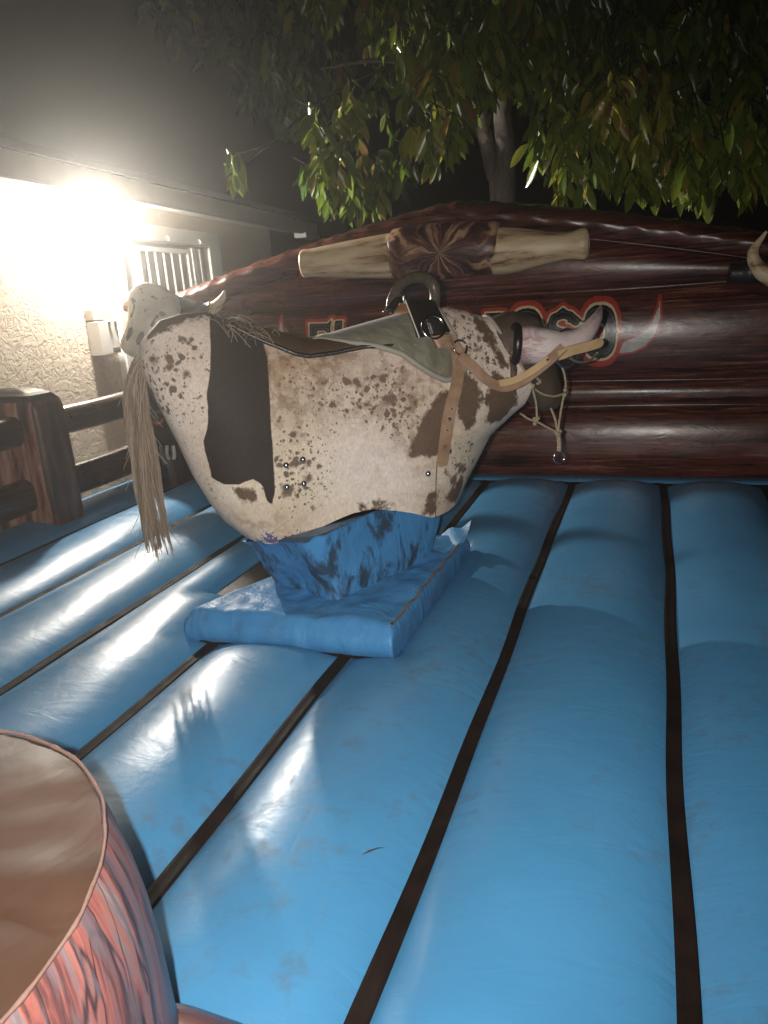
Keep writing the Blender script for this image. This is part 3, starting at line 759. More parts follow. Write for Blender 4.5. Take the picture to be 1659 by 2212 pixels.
# freckle density is laid out along the flank in the bull's own length and height
def gs(lst):
    r = 0
    for x, y, rx, ry, w in lst:
        u, h = buw(x, y); k = 3.5/1600; r = r+w*np.exp(-((UW[:, 0]-u)**2/(2*(rx*k)**2)+(UW[:, 1]-h)**2/(2*(ry*k)**2)))
    return r
dens = .10+gs([(625, 1010, 45, 70, .95), (690, 1050, 50, 50, .75), (715, 950, 45, 40, .75), (690, 850, 70, 40, .45), (790, 840, 60, 45, .85), (860, 860, 50, 60, .9), (850, 925, 40, 35, .6), (1030, 760, 45, 50, 1.0), (1000, 700, 40, 40, .8), (1080, 800, 30, 40, .9), (1010, 980, 40, 60, .8), (985, 1060, 40, 40, .9), (350, 850, 50, 70, .70), (400, 760, 50, 40, .65), (390, 900, 60, 80, .45), (480, 1040, 50, 25, .7), (640, 800, 60, 40, .4)])
tan = gs([(860, 850, 60, 50, .5), (780, 790, 60, 40, .5), (620, 860, 30, 80, .35), (860, 980, 60, 50, .35), (560, 1130, 60, 30, .35), (640, 795, 80, 30, .85), (720, 800, 80, 25, .4), (700, 900, 90, 40, .25), (905, 940, 60, 60, .35), (940, 1090, 60, 30, .4), (1000, 800, 60, 60, .3)])
cream = gs([(640, 1000, 120, 120, .9), (1000, 1000, 90, 120, .7)])
worn_a = gs([(770, 990, 75, 60, 1.0), (840, 1030, 60, 40, .7), (800, 800, 60, 25, .4)])
def m_hide():
    m = NT('cow_hide'); v = m.obj()
    n1 = m.noise(v, 18, 6, .65); n2 = m.noise(v, 55, 4, .7); n3 = m.noise(v, 5, 5)
    base = m.mix(m.ramp(n3, [(.35, 0), (.65, 1)]), (.58, .47, .40), (.75, .65, .58))
    base = m.mix(m.math('MULTIPLY', m.attr('cream'), m.ramp(n1, [(.3, .45), (.65, 1)]), clamp=True), base, (.64, .55, .385))
    base = m.mix(m.math('MULTIPLY', m.attr('tan'), m.ramp(n1, [(.35, .35), (.6, 1)]), clamp=True), base, (.33, .215, .13))
    bl = m.math('MULTIPLY', m.ramp(m.noise(v, 15, 6, .62, .3), [(.48, 0), (.58, 1)]), m.math('MULTIPLY', m.attr('tan'), 1.5), clamp=True)
    base = m.mix(m.math('MULTIPLY', bl, .85), base, (.22, .135, .08))
    worn = m.math('MULTIPLY', m.attr('worn'), m.ramp(n1, [(.3, .4), (.6, 1)]), clamp=True)
    base = m.mix(worn, base, (.72, .63, .58))
    jig = m.n('VectorMath', operation='ADD'); m.set(jig.inputs[0], v)
    nc = m.n('TexNoise', i_Vector=v, i_Scale=24.0, i_Detail=5.0); sc_ = m.n('VectorMath', operation='SCALE'); m.set(sc_.inputs[0], nc.outputs['Color']); sc_.inputs['Scale'].default_value = .050
    m.set(jig.inputs[1], sc_.outputs[0])
    spots = None
    for scale, off, k in ((13, 5, .50), (21, 0, .50), (36, 3, .52), (64, 9, .52)):
        mp = m.n('Mapping'); m.set(mp.inputs[0], jig.outputs[0]); mp.inputs['Location'].default_value = (off, off*.7, off*.3)
        vo = m.n('TexVoronoi', i_Vector=mp.outputs[0], i_Scale=float(scale))
        rnd = m.n('SeparateColor', i_0=vo.outputs['Color']).outputs[0]
        lim = m.math('MULTIPLY', m.math('MULTIPLY', m.attr('dens'), k), m.math('POWER', rnd, 1.3))
        sp = m.math('MULTIPLY', m.math('SUBTRACT', lim, vo.outputs['Distance']), 5.5, clamp=True)
        spots = sp if spots is None else m.math('MAXIMUM', spots, sp)
    scol = m.mix(n3, (.055, .034, .024), (.17, .10, .065))
    col = m.mix(m.math('MULTIPLY', spots, .92), base, scol)
    b = m.math('ADD', m.attr('brown'), m.math('MULTIPLY_ADD', n1, .10, -.05))
    b = m.math('ADD', b, m.math('MULTIPLY_ADD', n2, .04, -.02))
    col = m.mix(m.ramp(m.math('MULTIPLY_ADD', b, 10., .5), [(.42, 1), (.58, 0)]), col, m.mix(n1, (.085, .055, .038), (.165, .105, .07)))
    d = m.math('ADD', m.attr('band'), m.math('MULTIPLY_ADD', n1, .012, -.006))
    col = m.mix(m.ramp(m.math('MULTIPLY_ADD', d, 20., .5), [(.46, 1), (.54, 0)]), col, m.mix(n2, (.020, .0145, .011), (.033, .024, .018)))
    chip = m.math('MULTIPLY', m.math('LESS_THAN', m.attr('rim'), m.math('MULTIPLY_ADD', n2, .035, -.012)), m.math('GREATER_THAN', n1, .47))
    col = m.mix(m.math('MULTIPLY', chip, .9), col, (.03, .04, .17))
    m.inp('Base Color', col); m.inp('Roughness', .62); m.inp('Specular IOR Level', .25)
    fur = m.noise(m.obj((1, 1, .25)), 200, 3, .6)
    col = m.mix(1.0, col, m.ramp(m.math('ADD', m.math('MULTIPLY', fur, .6), m.math('MULTIPLY', n2, .4)), [(.35, (.78, .76, .74)), (.62, (1.08, 1.07, 1.06))]), 'MULTIPLY')
    m.inp('Base Color', col); m.bump(m.math('ADD', m.math('MULTIPLY', fur, .4), m.math('MULTIPLY', n3, 1.0)), .30, .012); return m.m
rimd = np.where(HTA[:, 0] < .30, np.minimum(HTA[:, 1], 1-HTA[:, 1])*1.0+np.abs(HTA[:, 0]-.12)*.06, .5)
bull = thing('mechanical_bull', 'mechanical bull covered in speckled white and brown cowhide, standing on the blue pedestal', 'mechanical bull', (BC.x, BC.y, .45))
HF = gridf(len(tt), NA)
M_HIDE = m_hide()
mesh('hide_body', HVn, [tuple(reversed(f)) for f in HF], M_HIDE, bull, attrs=dict(band=np.clip(band, -.2, .2), brown=np.clip(brown, -.3, .3), dens=np.clip(dens-.55*worn_a, 0, 1.2), tan=np.clip(tan, 0, 1), cream=np.clip(cream, 0, 1), rim=rimd, worn=np.clip(worn_a, 0, 1)))
V = [hull(t, a)-hull_n(t, a)*.014 for t in np.linspace(0.012, 1, 80) for a in np.linspace(0, 1, 60)]
mesh('inner_shell', V, gridf(80, 60), simple('shell_inside', (.02, .018, .016), .8), bull)
# neck piping
M_PIPE = simple('grey_piping', (.27, .25, .21), .6)
P = [hp(1, a, .004) for a in np.linspace(.24, .76, 60)]
V_, F_ = tube(P, .011, 8); mesh('neck_piping', V_, F_, M_PIPE, bull)
# seat and saddle, laid over the back
def patch(name, t0, t1, low, mat, off, edge, pipe=None, pr=.008, nt=70, na=50, rear_close=True):
    tl = np.array(sorted(low)); V = []; edgeR = []; edgeL = []
    for i in range(nt):
        t = t0+(t1-t0)*i/(nt-1); a0 = float(np.interp(t, tl[:, 0], tl[:, 1]))
        for j in range(na):
            q = 2*j/(na-1)-1; a = .5+q*(.5-a0)
            o = off*(1-abs(q)**8*.85)*(1-.8*max(0, 1-(t-t0)/.03)-.8*max(0, 1-(t1-t)/.03))
            V.append(hp(t, a, o))
        edgeR.append(hp(t, a0, .004)); edgeL.append(hp(t, 1-a0, .004))
    o = mesh(name, V, [tuple(reversed(f)) for f in gridf(nt, na)], mat, bull)
    if pipe:
        front = [hp(t1, a, .005) for a in np.linspace(a0, 1-a0, 24)]
        V_, F_ = tube(edgeR+front+edgeL[::-1], pr, 8); mesh('edge_piping', V_, F_, pipe, o)
    return o
def lowline(pts): return [tuple(on_hull(*p)) for p in pts]
M_SEAT = simple('brown_leather', (.060, .030, .016), .38, scale=30, bump=.2, bscale=90)
M_BLK = simple('black_leather', (.012, .009, .008), .30, scale=30, bump=.25, bscale=80)
M_SUEDE = NT('grey_suede'); v_ = M_SUEDE.obj((3, 9, 3), (0, 0, -.6)); n_ = M_SUEDE.noise(v_, 4, 7, .65, .4)
M_SUEDE.inp('Base Color', M_SUEDE.ramp(n_, [(.3, (.080, .072, .046)), (.5, (.130, .119, .080)), (.7, (.20, .185, .13))])); M_SUEDE.inp('Roughness', .8); M_SUEDE.inp('Sheen Weight', .3)
M_SUEDE.bump(M_SUEDE.noise(M_SUEDE.obj(), 120, 3), .15, .005); M_SUEDE = M_SUEDE.m
sl = lowline([(505, 709), (545, 727), (590, 747), (640, 764), (690, 767), (740, 758), (790, 751), (828, 752)])
seat = patch('seat', sl[0][0], sl[-1][0]+.04, sl, M_SEAT, .012, None, M_BLK, .011)
dl = lowline([(690, 735), (760, 742), (820, 750), (868, 764), (905, 789), (935, 812), (962, 824), (990, 818), (1012, 786)])
sad = patch('saddle', dl[0][0]-.02, dl[-1][0], dl, M_SUEDE, .020, None, M_PIPE, .014)
# grip handle
M_GRIP = simple('worn_grip_leather', (.085, .066, .048), .28, scale=25, var=.35, bump=.3, bscale=40)
P = smooth_path([bp(846, 672, .06), bp(850, 645, .05), bp(863, 618, .02), bp(885, 602, -.02), bp(915, 600, -.05), bp(935, 615, -.06), bp(940, 640, -.05), bp(938, 668, -.03)], 7)
V_, F_ = tube(P, lerp_list([.030, .028, .026, .027, .028, .028, .026, .026], len(P)), 14)
grip = mesh('grip_handle', V_, F_, M_GRIP, bull)
def slab(name, c4, dep, mat, parent, n=12, bul=.012):
    """padded slab from four corners (tl, tr, br, bl), thickened away from the viewer's side"""
    A, B, C_, D = c4; V = []
    for i in range(n):
        for j in range(n):
            s, q = j/(n-1), i/(n-1); p = (A*(1-s)+B*s)*(1-q)+(D*(1-s)+C_*s)*q
            e = min(s, 1-s, q, 1-q); V.append(p+BV*(bul*min(1, e*5)**.5))
    m = n*n; V += [Vector(v)-BV*dep for v in V]
    F = gridf(n, n); F += [tuple(i+m for i in reversed(f)) for f in F]
    rim = [i*n for i in range(n)]+[(n-1)*n+j for j in range(1, n)]+[i*n+n-1 for i in range(n-2, -1, -1)]+[j for j in range(n-2, 0, -1)]
    F += [(rim[i], rim[(i+1) % len(rim)], rim[(i+1) % len(rim)]+m, rim[i]+m) for i in range(len(rim))]
    return mesh(name, V, F, mat, parent)
hk = slab('handle_strap', [bp(873, 640, .04), bp(938, 648, .03), bp(973, 716, .20), bp(905, 730, .21)], .05, M_BLK, bull)
mb = MB()
for P in ([bp(876, 650, .06), bp(885, 680, .13), bp(896, 708, .19), bp(905, 727, .23)],):
    for k in range(22):
        f = k/21; p = P[0].lerp(P[-1], f); V_, F_ = ellipsoid(p, (.0035, .0035, .006), None, 8, 6); mb.add(V_, F_)
mb.build('lacing', simple('white_lacing', (.6, .56, .5), .5), hk)
slab('handle_strap', [bp(853, 640, .07), bp(870, 640, .07), bp(850, 676, .10), bp(829, 674, .10)], .03, M_BLK, bull)
slab('leather_tab', [bp(866, 655, .05), bp(880, 655, .05), bp(888, 676, .10), bp(848, 677, .10)], .05, simple('tan_leather_dark', (.27, .13, .05), .6), bull)
M_CHROME = simple('chrome', (.62, .61, .60), .14, 1.0, .05)
def ringo(name, c, nrm, R, r, parent, mat=None):
    nrm = Vector(nrm).normalized(); x = nrm.orthogonal().normalized(); y = nrm.cross(x)
    P = [c+x*(R*math.cos(a))+y*(R*math.sin(a)) for a in np.linspace(0, 2*math.pi, 32, endpoint=False)]
    V_, F_ = tube(P, r, 8, closed=True); return mesh(name, V_, F_, mat or M_CHROME, parent)
ringo('steel_ring', bp(936, 707, .262), BV+Vector((0, 0, .35)), .052, .0055, bull)
slab('ring_keeper', [bp(918, 690, .25), bp(950, 690, .25), bp(958, 722, .265), bp(930, 728, .265)], .03, M_BLK, bull)
# leather girth strap with buckle
M_TAN = NT('tan_leather'); n_ = M_TAN.noise(M_TAN.obj(), 14, 6, .6); M_TAN.inp('Base Color', M_TAN.ramp(n_, [(.3, (.20, .115, .07)), (.55, (.32, .20, .125)), (.8, (.42, .28, .19))])); M_TAN.inp('Roughness', .5); M_TAN.bump(n_, .2, .006); M_TAN = M_TAN.m
M_TANL = simple('pale_leather_strap', (.50, .34, .18), .55, scale=14, var=.25)
def ribbon(name, pts, nrm, w, th, mat, parent, taper=None, sub=6):
    P = smooth_path(pts, sub); N = smooth_path(nrm, sub); m = len(P); V = []
    for i in range(m):
        t = (P[min(i+1, m-1)]-P[max(i-1, 0)]).normalized(); n = Vector(N[i]); n = (n-t*n.dot(t)).normalized(); s = t.cross(n)
        ww = w*(taper(i/(m-1)) if taper else 1)
        for a, b in ((-.5, 0), (-.46, 1), (.46, 1), (.5, 0), (.46, -.4), (-.46, -.4)): V.append(P[i]+s*(a*ww)+n*(b*th))
    F = gridf(m, 6, False, True)+[(5, 4, 3, 2, 1, 0), tuple((m-1)*6+k for k in range(6))]
    return mesh(name, V, F, mat, parent, smooth=False)
sp = [surf(x, y, .034) for x, y in ((962, 733), (976, 757), (981, 800), (976, 840), (966, 890), (956, 940), (948, 985), (945, 1004))]
st = ribbon('girth_strap', [p for p, n in sp], [n for p, n in sp], .062, .006, M_TAN, bull, lambda f: 1 if f < .95 else max(.25, (1-f)/.05))
for x, y in ((961, 906), (966, 885), (957, 928), (952, 958)):
    p, n = surf(x, y, .040); rr = .010 if (x, y) == (961, 906) else .004
    V_, F_ = ellipsoid(p, (rr, rr, rr), None, 12, 8); mesh('snap_stud' if rr > .005 else 'punched_hole', V_, F_, M_CHROME if rr > .005 else M_BLK, st)
slab('strap_pad', [bp(930, 726, .265), bp(975, 722, .255), bp(985, 752, .270), bp(945, 752, .285)], .03, M_TAN, bull)
p, n = surf(982, 757, .055); ringo('buckle', p, n, .034, .005, bull)
V_, F_ = ellipsoid(p-n*.004, (.028, .028, .028), None); 
# rivets
M_RIVET = simple('steel_rivet', (.42, .43, .45), .22, 1.0, .1)
for x, y in ((616, 1001), (655, 993), (618, 1050), (656, 1044), (970, 978), (925, 1022)):
    p, n = surf(x, y, .002); V_, F_ = ellipsoid(p, (.0145, .0145, .0145), None, 14, 10); mesh('rivet', V_, F_, M_RIVET, bull)
V_ = [surf(x, y, .002)[0] for x, y in ((945, 1008), (941, 1040), (939, 1075), (939, 1108))]
V_, F_ = tube(smooth_path(V_, 5), .0028, 6); mesh('hide_seam', V_, F_, simple('seam_brown', (.10, .07, .05), .8), bull)  # thin dark brown line along the seam in the hide
# head, turned down beyond the neck
M_HEAD = NT('brown_hide'); n_ = M_HEAD.noise(M_HEAD.obj(), 9, 6, .65); M_HEAD.inp('Base Color', M_HEAD.ramp(n_, [(.3, (.035, .023, .015)), (.6, (.075, .048, .031)), (.75, (.20, .16, .12))])); M_HEAD.inp('Roughness', .7); M_HEAD.bump(M_HEAD.noise(M_HEAD.obj(), 130, 3), .25, .006); M_HEAD = M_HEAD.m
def ellsec(pts, n=26):
    """pts: centre, along-plane radius, lateral radius – a lofted limb in the bull's vertical plane"""
    C_ = smooth_path([p[0] for p in pts], 6); R1 = np.interp(np.linspace(0, len(pts)-1, len(C_)), range(len(pts)), [p[1] for p in pts]); R2 = np.interp(np.linspace(0, len(pts)-1, len(C_)), range(len(pts)), [p[2] for p in pts])
    V = []; m = len(C_)
    for i, c in enumerate(C_):
        t = (C_[min(i+1, m-1)]-C_[max(i-1, 0)]).normalized(); x = t.cross(BV).normalized()
        for k in range(n):
            a = 2*math.pi*k/n; V.append(c+x*(math.cos(a)*R1[i])+BV*(math.sin(a)*R2[i]))
    return V, gridf(m, n, False, True)+[tuple(range(n-1, -1, -1)), tuple((m-1)*n+k for k in range(n))]
V_, F_ = ellsec([(bp(1050, 780, 0), .13, .09), (bp(1078, 770, 0), .17, .12), (bp(1102, 752, 0), .18, .14), (bp(1122, 762, 0), .165, .145), (bp(1145, 795, 0), .130, .125), (bp(1165, 828, 0), .105, .105), (bp(1180, 856, 0), .085, .09), (bp(1190, 874, 0), .06, .07), (bp(1194, 882, 0), .02, .03)])
head = mesh('head', V_, F_, M_HEAD, bull)
V_, F_ = ellipsoid(bp(1112, 712, -.01), (.14, .14, .085), Matrix.Rotation(TH, 3, 'Z')); mesh('poll', V_, F_, M_HEAD, head)
V_, F_ = ellipsoid(bp(1176, 812, .085), (.018, .018, .018), None); mesh('eye', V_, F_, simple('eye_black', (.01, .01, .01), .1), head)
P = smooth_path([bp(1104, 770, .15), bp(1110, 800, .17), bp(1108, 830, .17), bp(1116, 855, .16)], 4); V_, F_ = tube(P, lerp_list([.012, .02, .014, .004], len(P)), 8, flat=.5)
mesh('ear', V_, F_, M_HEAD, head)
M_HORN = NT('bull_horn'); h_ = M_HORN.attr('hl'); n_ = M_HORN.noise(M_HORN.n('CombineXYZ', i_0=M_HORN.math('MULTIPLY', h_, 3.0), i_1=M_HORN.attr('ha'), i_2=0.0).outputs[0], 2.6, 7, .7, .8)
hc = M_HORN.ramp(M_HORN.math('ADD', h_, M_HORN.math('MULTIPLY_ADD', n_, .7, -.35)), [(.0, (.22, .12, .12)), (.10, (.46, .32, .32)), (.22, (.68, .58, .57)), (.60, (.58, .46, .46)), (.80, (.36, .27, .26)), (.93, (.13, .10, .10))])
M_HORN.inp('Base Color', hc); M_HORN.inp('Roughness', .38); M_HORN.bump(M_HORN.math('ADD', n_, M_HORN.math('MULTIPLY', M_HORN.math('SINE', M_HORN.math('MULTIPLY', h_, 260.)), M_HORN.math('MULTIPLY', M_HORN.math('GREATER_THAN', h_, .72), .3))), .3, .012); M_HORN = M_HORN.m
def horn(path, rads):
    P = smooth_path(path, 8); R = lerp_list(rads, len(P)); V_, F_ = tube(P, R, 22)
    hl = np.repeat(np.linspace(0, 1, len(P)), 22); o = mesh('horn', V_, F_, M_HORN, bull, attrs={'hl': hl, 'ha': np.tile(3.2*np.sin(np.arange(22)*math.pi/11), len(P))}); return o
hr = horn([bp(1108, 744, .13), bp(1140, 745, .15), bp(1180, 748, .175), bp(1222, 744, .19), bp(1252, 731, .20), bp(1275, 708, .20), bp(1291, 683, .19), bp(1299, 660, .18)], [.085, .090, .083, .065, .052, .039, .025, .005])
ringo('horn_collar', bp(1112, 744, .133), bp(1140, 745, .15)-bp(1108, 744, .13), .083, .022, hr, M_BLK)
off = -BV*.30
hleft = horn([bp(1108, 748, .13)+off, bp(1136, 752, .15)+off, bp(1170, 756, .16)+off, bp(1205, 756, .15)+off, bp(1232, 750, .13)+off], [.08, .08, .06, .04, .01])
# tail
M_TAIL = NT('tail_hair'); M_TAIL.inp('Base Color', M_TAIL.ramp(M_TAIL.attr('hv'), [(0, (.13, .095, .065)), (.5, (.27, .20, .14)), (1, (.42, .34, .25))])); M_TAIL.inp('Roughness', .6); M_TAIL = M_TAIL.m
tc = smooth_path([bp(330, 752, 0), bp(309, 772, 0), bp(295, 806, .01), bp(294, 850, .02), bp(299, 910, .02), bp(307, 970, .02), bp(318, 1040, .02), bp(330, 1110, .02), bp(338, 1165, .02), bp(345, 1205, .02)], 3)
tr = lerp_list([.022, .03, .040, .046, .048, .050, .055, .062, .066, .07], len(tc))
mb = MB(); rnd = random.Random(3)
clumps = [(rnd.uniform(0, 6.283), math.sqrt(rnd.random())*.92, rnd.choice([0, 0, 1, 2, 3, 5, 7]), rnd.uniform(0, 6), rnd.gauss(.5, .16), rnd.uniform(.6, 1.2)) for _ in range(34)]
for k in range(420):
    ca, cq, cl, cw, ct, cs = clumps[k % 34]
    oa, orr = rnd.uniform(0, 6.283), .010*math.sqrt(rnd.random())*cs; L = len(tc)-cl-rnd.choice([0, 0, 1, 1, 2, 4]); st0 = 0 if k % 34 < 22 else rnd.randint(1, 6)
    w1 = rnd.uniform(0, 6); P = []
    for i in range(st0, L):
        f = i/len(tc); rr = tr[i]*cq*(1+.16*math.sin(i*.33+cw)); a2 = ca+.45*math.sin(i*.21+cw)+.25*f
        tight = orr*(1+.8*math.sin(f*9+cw))*max(.25, 1-max(0, f-.8)*3)
        P.append(tc[i]+BU*(math.cos(a2)*rr+math.cos(oa)*tight)+BV*(math.sin(a2)*rr*.8+math.sin(oa)*tight)+Vector((.003*math.sin(i*1.1+w1), .003*math.cos(i*.9+w1), 0)))
    if len(P) > 2:
        V_, F_ = tube(P, np.linspace(.0040, .0009, len(P)), 4, False); mb.add(V_, F_, min(1, max(0, ct+rnd.gauss(0, .14))))
for k in range(26):
    i = rnd.randint(8, len(tc)-4); a = rnd.uniform(0, 6.3); p = tc[i]+BU*math.cos(a)*tr[i]; d = BU*math.cos(a)*.05+Vector((0, 0, -.08))
    V_, F_ = tube(smooth_path([p, p+d*.5+BV*rnd.uniform(-.02, .02), p+d], 4), .0011, 4, False); mb.add(V_, F_, .8)
mb.build('tail', M_TAIL, bull, attr='hv')
# wisps of hair on the rump
mb = MB()
for k in range(55):
    x = rnd.gauss(510, 30); y = 690+(x-480)*.35+rnd.gauss(0, 10)
    t, a = on_hull(x, y); p = hp(t, a, .003); P = [p]
    d = BU*rnd.uniform(-.02, .05)+BV*rnd.uniform(.0, .03)+Vector((0, 0, rnd.uniform(-.01, .03)))
    for i in range(5): P.append(P[-1]+d*.5+Vector((rnd.gauss(0, .007), rnd.gauss(0, .007), .004-.009*i)))
    V_, F_ = tube(smooth_path(P, 2), .0012, 4, False); mb.add(V_, F_, rnd.random())
for k in range(0):
    x = rnd.uniform(535, 590); y = rnd.uniform(1030, 1060); t, a = on_hull(x, y); p = hp(t, a, .004)
    P = [p]+[hp(*on_hull(x+rnd.gauss(0, 2)+i, y+9*i), .006) for i in range(1, 6)]
    V_, F_ = tube(P, .0018, 4, False); mb.add(V_, F_, 1.0)
mb.build('loose_hair', NT('x').m if False else M_TAIL, bull, attr='hv')
# leather lead from the buckle to a ring on the horn
lead = thing('leather_lead', 'tan leather lead looped from the saddle buckle to an iron ring on the horn', 'strap', tuple(bp(1090, 835, .25)))
lp_ = [(992, 768, .27), (1020, 792, .275), (1050, 820, .275), (1085, 836, .275), (1118, 828, .275), (1150, 808, .28), (1185, 780, .29), (1218, 750, .295)]
ribbon('lead_strap', [bp(x, y, v) for x, y, v in lp_], [BV+Vector((0, 0, .25+.1*i)) for i in range(len(lp_))], .050, .006, M_TAN, lead)
ribbon('pale_strap', [bp(x, y, v) for x, y, v in [(1078, 829, .29), (1110, 822, .29), (1150, 801, .295), (1185, 775, .30)]], [BV+Vector((0, 0, .5))]*4, .034, .006, M_TANL, lead)
ribbon('pale_strap', [bp(x, y, v) for x, y, v in [(1205, 768, .30), (1235, 757, .305), (1270, 748, .30), (1302, 738, .29)]], [BV]*4, .048, .007, M_TANL, lead, lambda f: 1 if f < .9 else max(.15, math.sqrt(max(0, 1-((f-.9)/.1)**2))), 10)
c = bp(1224, 747, .20); ax_ = (bp(1252, 731, .20)-bp(1180, 748, .175))
ringo('iron_ring', c+Vector((0, 0, -.012)), ax_+BV*.5, .088, .008, lead, simple('grey_iron', (.16, .16, .17), .35, .8))
V_, F_ = tube(smooth_path([bp(1228, 772, .29), bp(1250, 782, .29), bp(1275, 778, .28), bp(1290, 762, .27)], 5), .006, 8); mesh('wire_hook', V_, F_, simple('brass_wire', (.35, .30, .2), .35, .7), lead)
p = bp(1183, 778, .31); V_, F_ = ellipsoid(p, (.008, .008, .008)); mesh('rivet', V_, F_, M_CHROME, lead)
# rope halter
halt = thing('rope_halter', 'thin knotted rope halter hanging from the bull muzzle with a small steel ring', 'halter', tuple(bp(1190, 850, .1)))
M_ROPE = NT('rope'); n_ = M_ROPE.noise(M_ROPE.obj(), 160, 3); M_ROPE.inp('Base Color', M_ROPE.ramp(n_, [(.35, (.20, .15, .09)), (.6, (.42, .34, .23))])); M_ROPE.inp('Roughness', .8); M_ROPE.bump(n_, .5, .006); M_ROPE = M_ROPE.m
mb = MB()
for pts, v0, v1 in (([(1203, 782), (1216, 798), (1222, 828), (1219, 850)], .04, .08), ([(1219, 850), (1197, 856), (1172, 851), (1152, 838)], .08, .13), ([(1150, 836), (1139, 812), (1118, 775)], .13, .14), ([(1150, 838), (1158, 872), (1160, 910)], .13, .10), ([(1219, 850), (1212, 885), (1205, 934)], .08, .08), ([(1189, 880), (1199, 905), (1205, 934)], .06, .08), ([(1124, 893), (1142, 905), (1160, 911), (1184, 924), (1205, 934)], .08, .08), ([(1205, 934), (1208, 955), (1208, 974)], .08, .08)):
    m = len(pts); P = smooth_path([bp(x, y, v0+(v1-v0)*i/(m-1)) for i, (x, y) in enumerate(pts)], 5)
    V_, F_ = tube(P, .0058 if pts[-1] != (1208, 974) else .011, 8); mb.add(V_, F_)
mb.build('rope', M_ROPE, halt)
for x, y, v, r in ((1219, 850, .085, .022), (1151, 838, .13, .022), (1160, 910, .10, .022), (1204, 934, .085, .028), (1162, 826, .12, .018)):
    mb = MB()
    for k in range(4):
        V_, F_ = ellipsoid(bp(x, y, v)+Vector((random.gauss(0, .008), random.gauss(0, .008), random.gauss(0, .008))), (r*.48, r*.42, r*.36), Matrix.Rotation(random.random()*3, 3, 'X')); mb.add(V_, F_)
    mb.build('knot', M_ROPE, halt)
ringo('steel_ring', bp(1208, 988, .08), BV, .031, .0045, halt)
# ------------------------------------------------------------------ house on the left
W0 = Vector((-5.1, 5.85, 0)); Wd = Vector((-.12, .993, 0)).normalized(); Wn = Vector((Wd.y, -Wd.x, 0))
def wp(s, n, z): return W0+Wd*s+Wn*n+Vector((0, 0, z))
def wbox(s0, s1, n0, n1, z0, z1, bev=.0, mbx=None):
    rot = Matrix((Wd, Wn, Vector((0, 0, 1)))).transposed()
    return rbox(wp((s0+s1)/2, (n0+n1)/2, (z0+z1)/2), (s1-s0, n1-n0, z1-z0), bev, 2, rot)
def m_stucco():
    m = NT('stucco'); v = m.obj()
    a = m.noise(m.obj((1, 1, 1.4)), 10.5, 6, .6, 1.3); rid = m.ramp(a, [(.40, 0), (.50, .9), (.62, 1)])
    b = m.noise(v, 60, 5, .6)
    m.inp('Base Color', m.mix(m.noise(v, 2, 5), (.52, .45, .36), (.60, .52, .42))); m.inp('Roughness', .9); m.inp('Specular IOR Level', .2)
    m.bump(m.math('ADD', rid, m.math('MULTIPLY', b, .35)), .75, .020); return m.m
house = thing('house', 'beige stucco house with pale eave and barred white door on the left', 'house', tuple(wp(0, -1, -.3)))
V_, F_ = wbox(-7, 5.36, -.25, 0, -.3, 2.60); mesh('stucco_wall', V_, F_, m_stucco(), house, smooth=False)
V_, F_ = wbox(5.14, 5.36, -6, -.26, -.3, 2.60); mesh('gable_wall', V_, F_, m_stucco(), house, smooth=False)
M_TRIM = simple('eave_paint', (.78, .72, .63), .6, scale=4); M_WHITE = simple('white_paint', (.72, .70, .66), .45, scale=8, var=.06)
V_, F_ = wbox(-7, 6.1, .53, .57, 2.49, 2.66, .006); mesh('fascia', V_, F_, M_TRIM, house, smooth=False)
V_, F_ = wbox(-7, 6.1, .003, .527, 2.56, 2.58); mesh('soffit', V_, F_, M_TRIM, house, smooth=False)
V_, F_ = wbox(-7, 6.1, .48, .566, 2.462, 2.488); mesh('lit_edge_strip', V_, F_, M_WHITE, house, smooth=False)  # white strip added to stand for the lamplit lower edge of the fascia
V_, F_ = wbox(5.37, 6.1, .40, .60, 2.40, 2.48, .01); mesh('gutter', V_, F_, M_WHITE, house, smooth=False)
rot = Matrix((Wd, Wn, Vector((0, 0, 1)))).transposed()
V = [wp(-7, .60, 2.665), wp(6.2, .60, 2.665), wp(6.2, -5.5, 4.3), wp(-7, -5.5, 4.3)]; V += [v+Vector((0, 0, .06)) for v in V]
mesh('roof', V, [(0, 1, 2, 3), (7, 6, 5, 4), (0, 4, 5, 1), (1, 5, 6, 2), (2, 6, 7, 3), (3, 7, 4, 0)], simple('roof_shingle', (.07, .06, .055), .9, scale=25, bump=.5), house, smooth=False)
# barred security door: part of the house
dm = MB()
for b in ((.55, .80, .003, .10, -.25, 2.20), (.81, 1.12, .004, .06, -.25, 2.17), (2.86, 3.20, .003, .10, -.25, 2.36), (1.0, 2.855, .003, .11, 2.20, 2.37)):
    V_, F_ = wbox(*b, .012); dm.add(V_, F_)
door = dm.build('security_door', M_WHITE, house, smooth=False)
V_, F_ = wbox(1.125, 2.855, .004, .02, -.25, 2.195); mesh('door_panel', V_, F_, simple('screen_grey', (.30, .28, .26), .6), door, smooth=False)
fm = MB()
for b in ((1.13, 1.19, .025, .07, -.2, 2.15), (2.30, 2.36, .025, .07, -.2, 2.15), (1.192, 2.298, .025, .07, 2.10, 2.15), (2.40, 2.50, .025, .08, -.2, 2.17), (2.60, 2.66, .025, .08, -.2, 2.17)):
    V_, F_ = wbox(*b, .006); fm.add(V_, F_)
fm.build('gate_frame', M_WHITE, door, smooth=False)
for s in (1.36, 1.54, 1.73, 1.92, 2.12):
    V_, F_ = tube([wp(s, .05, -.15), wp(s, .05, 2.098)], .014, 10); mesh('bar', V_, F_, M_WHITE, door)
